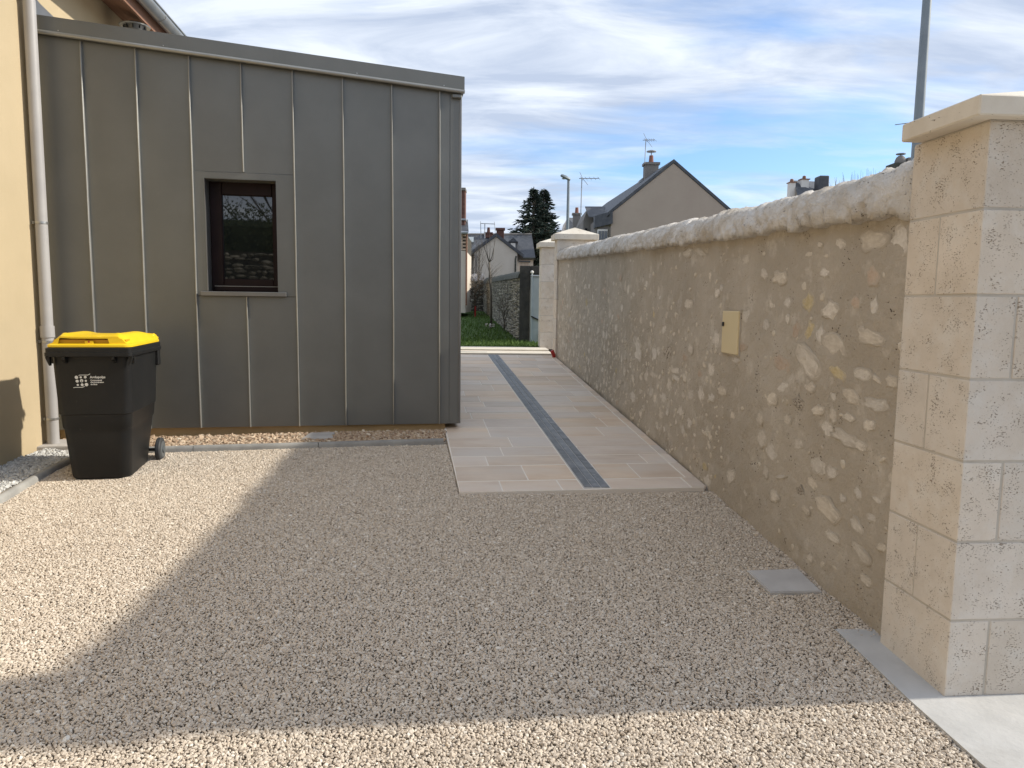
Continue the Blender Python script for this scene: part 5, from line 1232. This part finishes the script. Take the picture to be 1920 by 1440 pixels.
# ------------------------------------------------------------------ spruce
def spruce(label, px, ytop, Y, width_px, seed, base_px=None):
    top = at(px, ytop, Y); r = random.Random(seed); zb_ = 1.0; H = top.z-zb_; t = thing('spruce_tree', label, 'tree', (top.x, Y, zb_)); W = width_px/1387*Y/2
    mb = MB(); mb.tube([(top.x, Y, zb_), (top.x, Y, zb_+H*.5), (top.x, Y, top.z)], [.28, .2, .03], 8); part('trunk', mb, 'bark', t)
    fo = MB(); bb = MB(); z = zb_+H*.18
    while z < top.z-.15:
        f = (top.z-z)/H; rad = W*1.12*min(1.0, 2.3*f**.85)*r.uniform(.8, 1.12); nb = 11 if f > .2 else 7
        for k in range(nb):
            a = 2*math.pi*k/nb+r.random()*1.2; ln = rad*r.uniform(.55, 1.12)
            
            d = Vector((math.cos(a), math.sin(a), 0)); rise = r.uniform(-.08, .14)
            P = [Vector((top.x, Y, z)), Vector((top.x, Y, z))+d*ln*.5+Vector((0, 0, ln*(rise-.12))), Vector((top.x, Y, z))+d*ln+Vector((0, 0, ln*(rise-.10)))]
            bb.tube(P, [.035, .025, .008], 3, cap=False)
            m = int(12+ln*22)
            for q in range(m):
                u = .12+.92*q/m; c = (P[0].lerp(P[1], u*2) if u < .5 else P[1].lerp(P[2], min(1.05, u*2-1))); side = d.cross(Vector((0, 0, 1)))
                off = side*r.uniform(-.30, .30)*ln*(1.15-u)+Vector((0, 0, r.uniform(-.16, .05))); c = c+off; s_ = r.uniform(.12, .30)
                e1 = (d+side*r.uniform(-.8, .8)+Vector((0, 0, r.uniform(-.5, .35)))).normalized()*s_; e2 = Vector((r.uniform(-1, 1), r.uniform(-1, 1), r.uniform(-1.2, 0))).normalized()*s_*.6
                fo.add([c, c+e1*.6+e2*.5, c+e1*1.4, c+e1*.5-e2*.4], [(0, 1, 2, 3)])
        z += r.uniform(.26, .40)*(1 if f > .15 else .7)
    part('branches', bb, 'bark', t); part('crown', fo, 'needle', t, fix=False); return t
spruce('tall dark green spruce with the higher top behind the street lamp', 1001, 350, 60, 84, 4)
spruce('slightly shorter dark spruce on the right of the pair', 1020, 353, 61, 78, 9)
for px, yt, Y, wd, sd, lb in ((1040, 438, 62, 60, 31, 'low dark conifer at the right foot of the spruces'),):
    spruce(lb, px, yt, Y, wd, sd)

# ------------------------------------------------------------------ across the street behind the viewer (seen mirrored in the window)
t = thing('street_wall', 'tall rubble wall mirrored in the small window of the zinc facade', 'wall', (-3, -8, -.2))
mb = MB(); mb.box(-12, 8, -8.6, -8.0, -.3, 2.75); part('wall_core', mb, 'old_joint', t)
stone_run(t, Vector((8, -7.99, 0)), Vector((-12, -7.99, 0)), -.2, -.2, 2.9, 2.9, 0.26, 0.12, 41, Vector((0, 1, 0)))
t = thing('evergreen_hedge', 'dark evergreen hedge mirrored in the small window above the rubble wall', 'hedge', (-3, -9, 0)); mb = MB(); r9 = random.Random(2)
for _ in range(22000):
    c = Vector((r9.uniform(-12, 8), -9+r9.uniform(-.5, .45), r9.uniform(2.4, 4.0+.25*math.sin(_)))); q = .07; a = r9.random()*6; mb.add([c, c+Vector((q*math.cos(a), q*.3, q*math.sin(a))), c+Vector((q*.5, -q*.3, q))], [(0, 1, 2)])
part('leaves', mb, 'leaf', t, kind='stuff', fix=False)
mb = MB(); mb.cbox(-12, 8, -9.5, -8.7, 0, 3.7, .2); part('hedge_body', mb, 'leaf', t)
bare_tree('bare_tree', 'bare branching tree mirrored in the small window', 'tree', (-1.2, -11, 0), 8.5, 77, spread=.5, n1=26, rad=.10, first=.3, levels=4, up=.5)
t = thing('white_gable', 'white house edge with a downpipe mirrored in the small window', 'house', (-4.6, -7.5, 0))
mb = MB(); mb.box(-7.5, -3.75, -7.6, -5.5, 2.9, 7.0); mb.box(-7.5, -4.4, -7.6, -5.5, -.2, 2.9); part('wall', mb, 'white_wall', t)
mb = MB(); mb.tube([(-3.6, -5.55, 2.2), (-3.6, -5.55, 7)], .06, 8); part('downpipe', mb, 'gutter', t)
mb = MB(); mb.box(-4.6, -4.1, -5.49, -5.45, 4.2, 5.6); part('window', mb, 'glass', t)
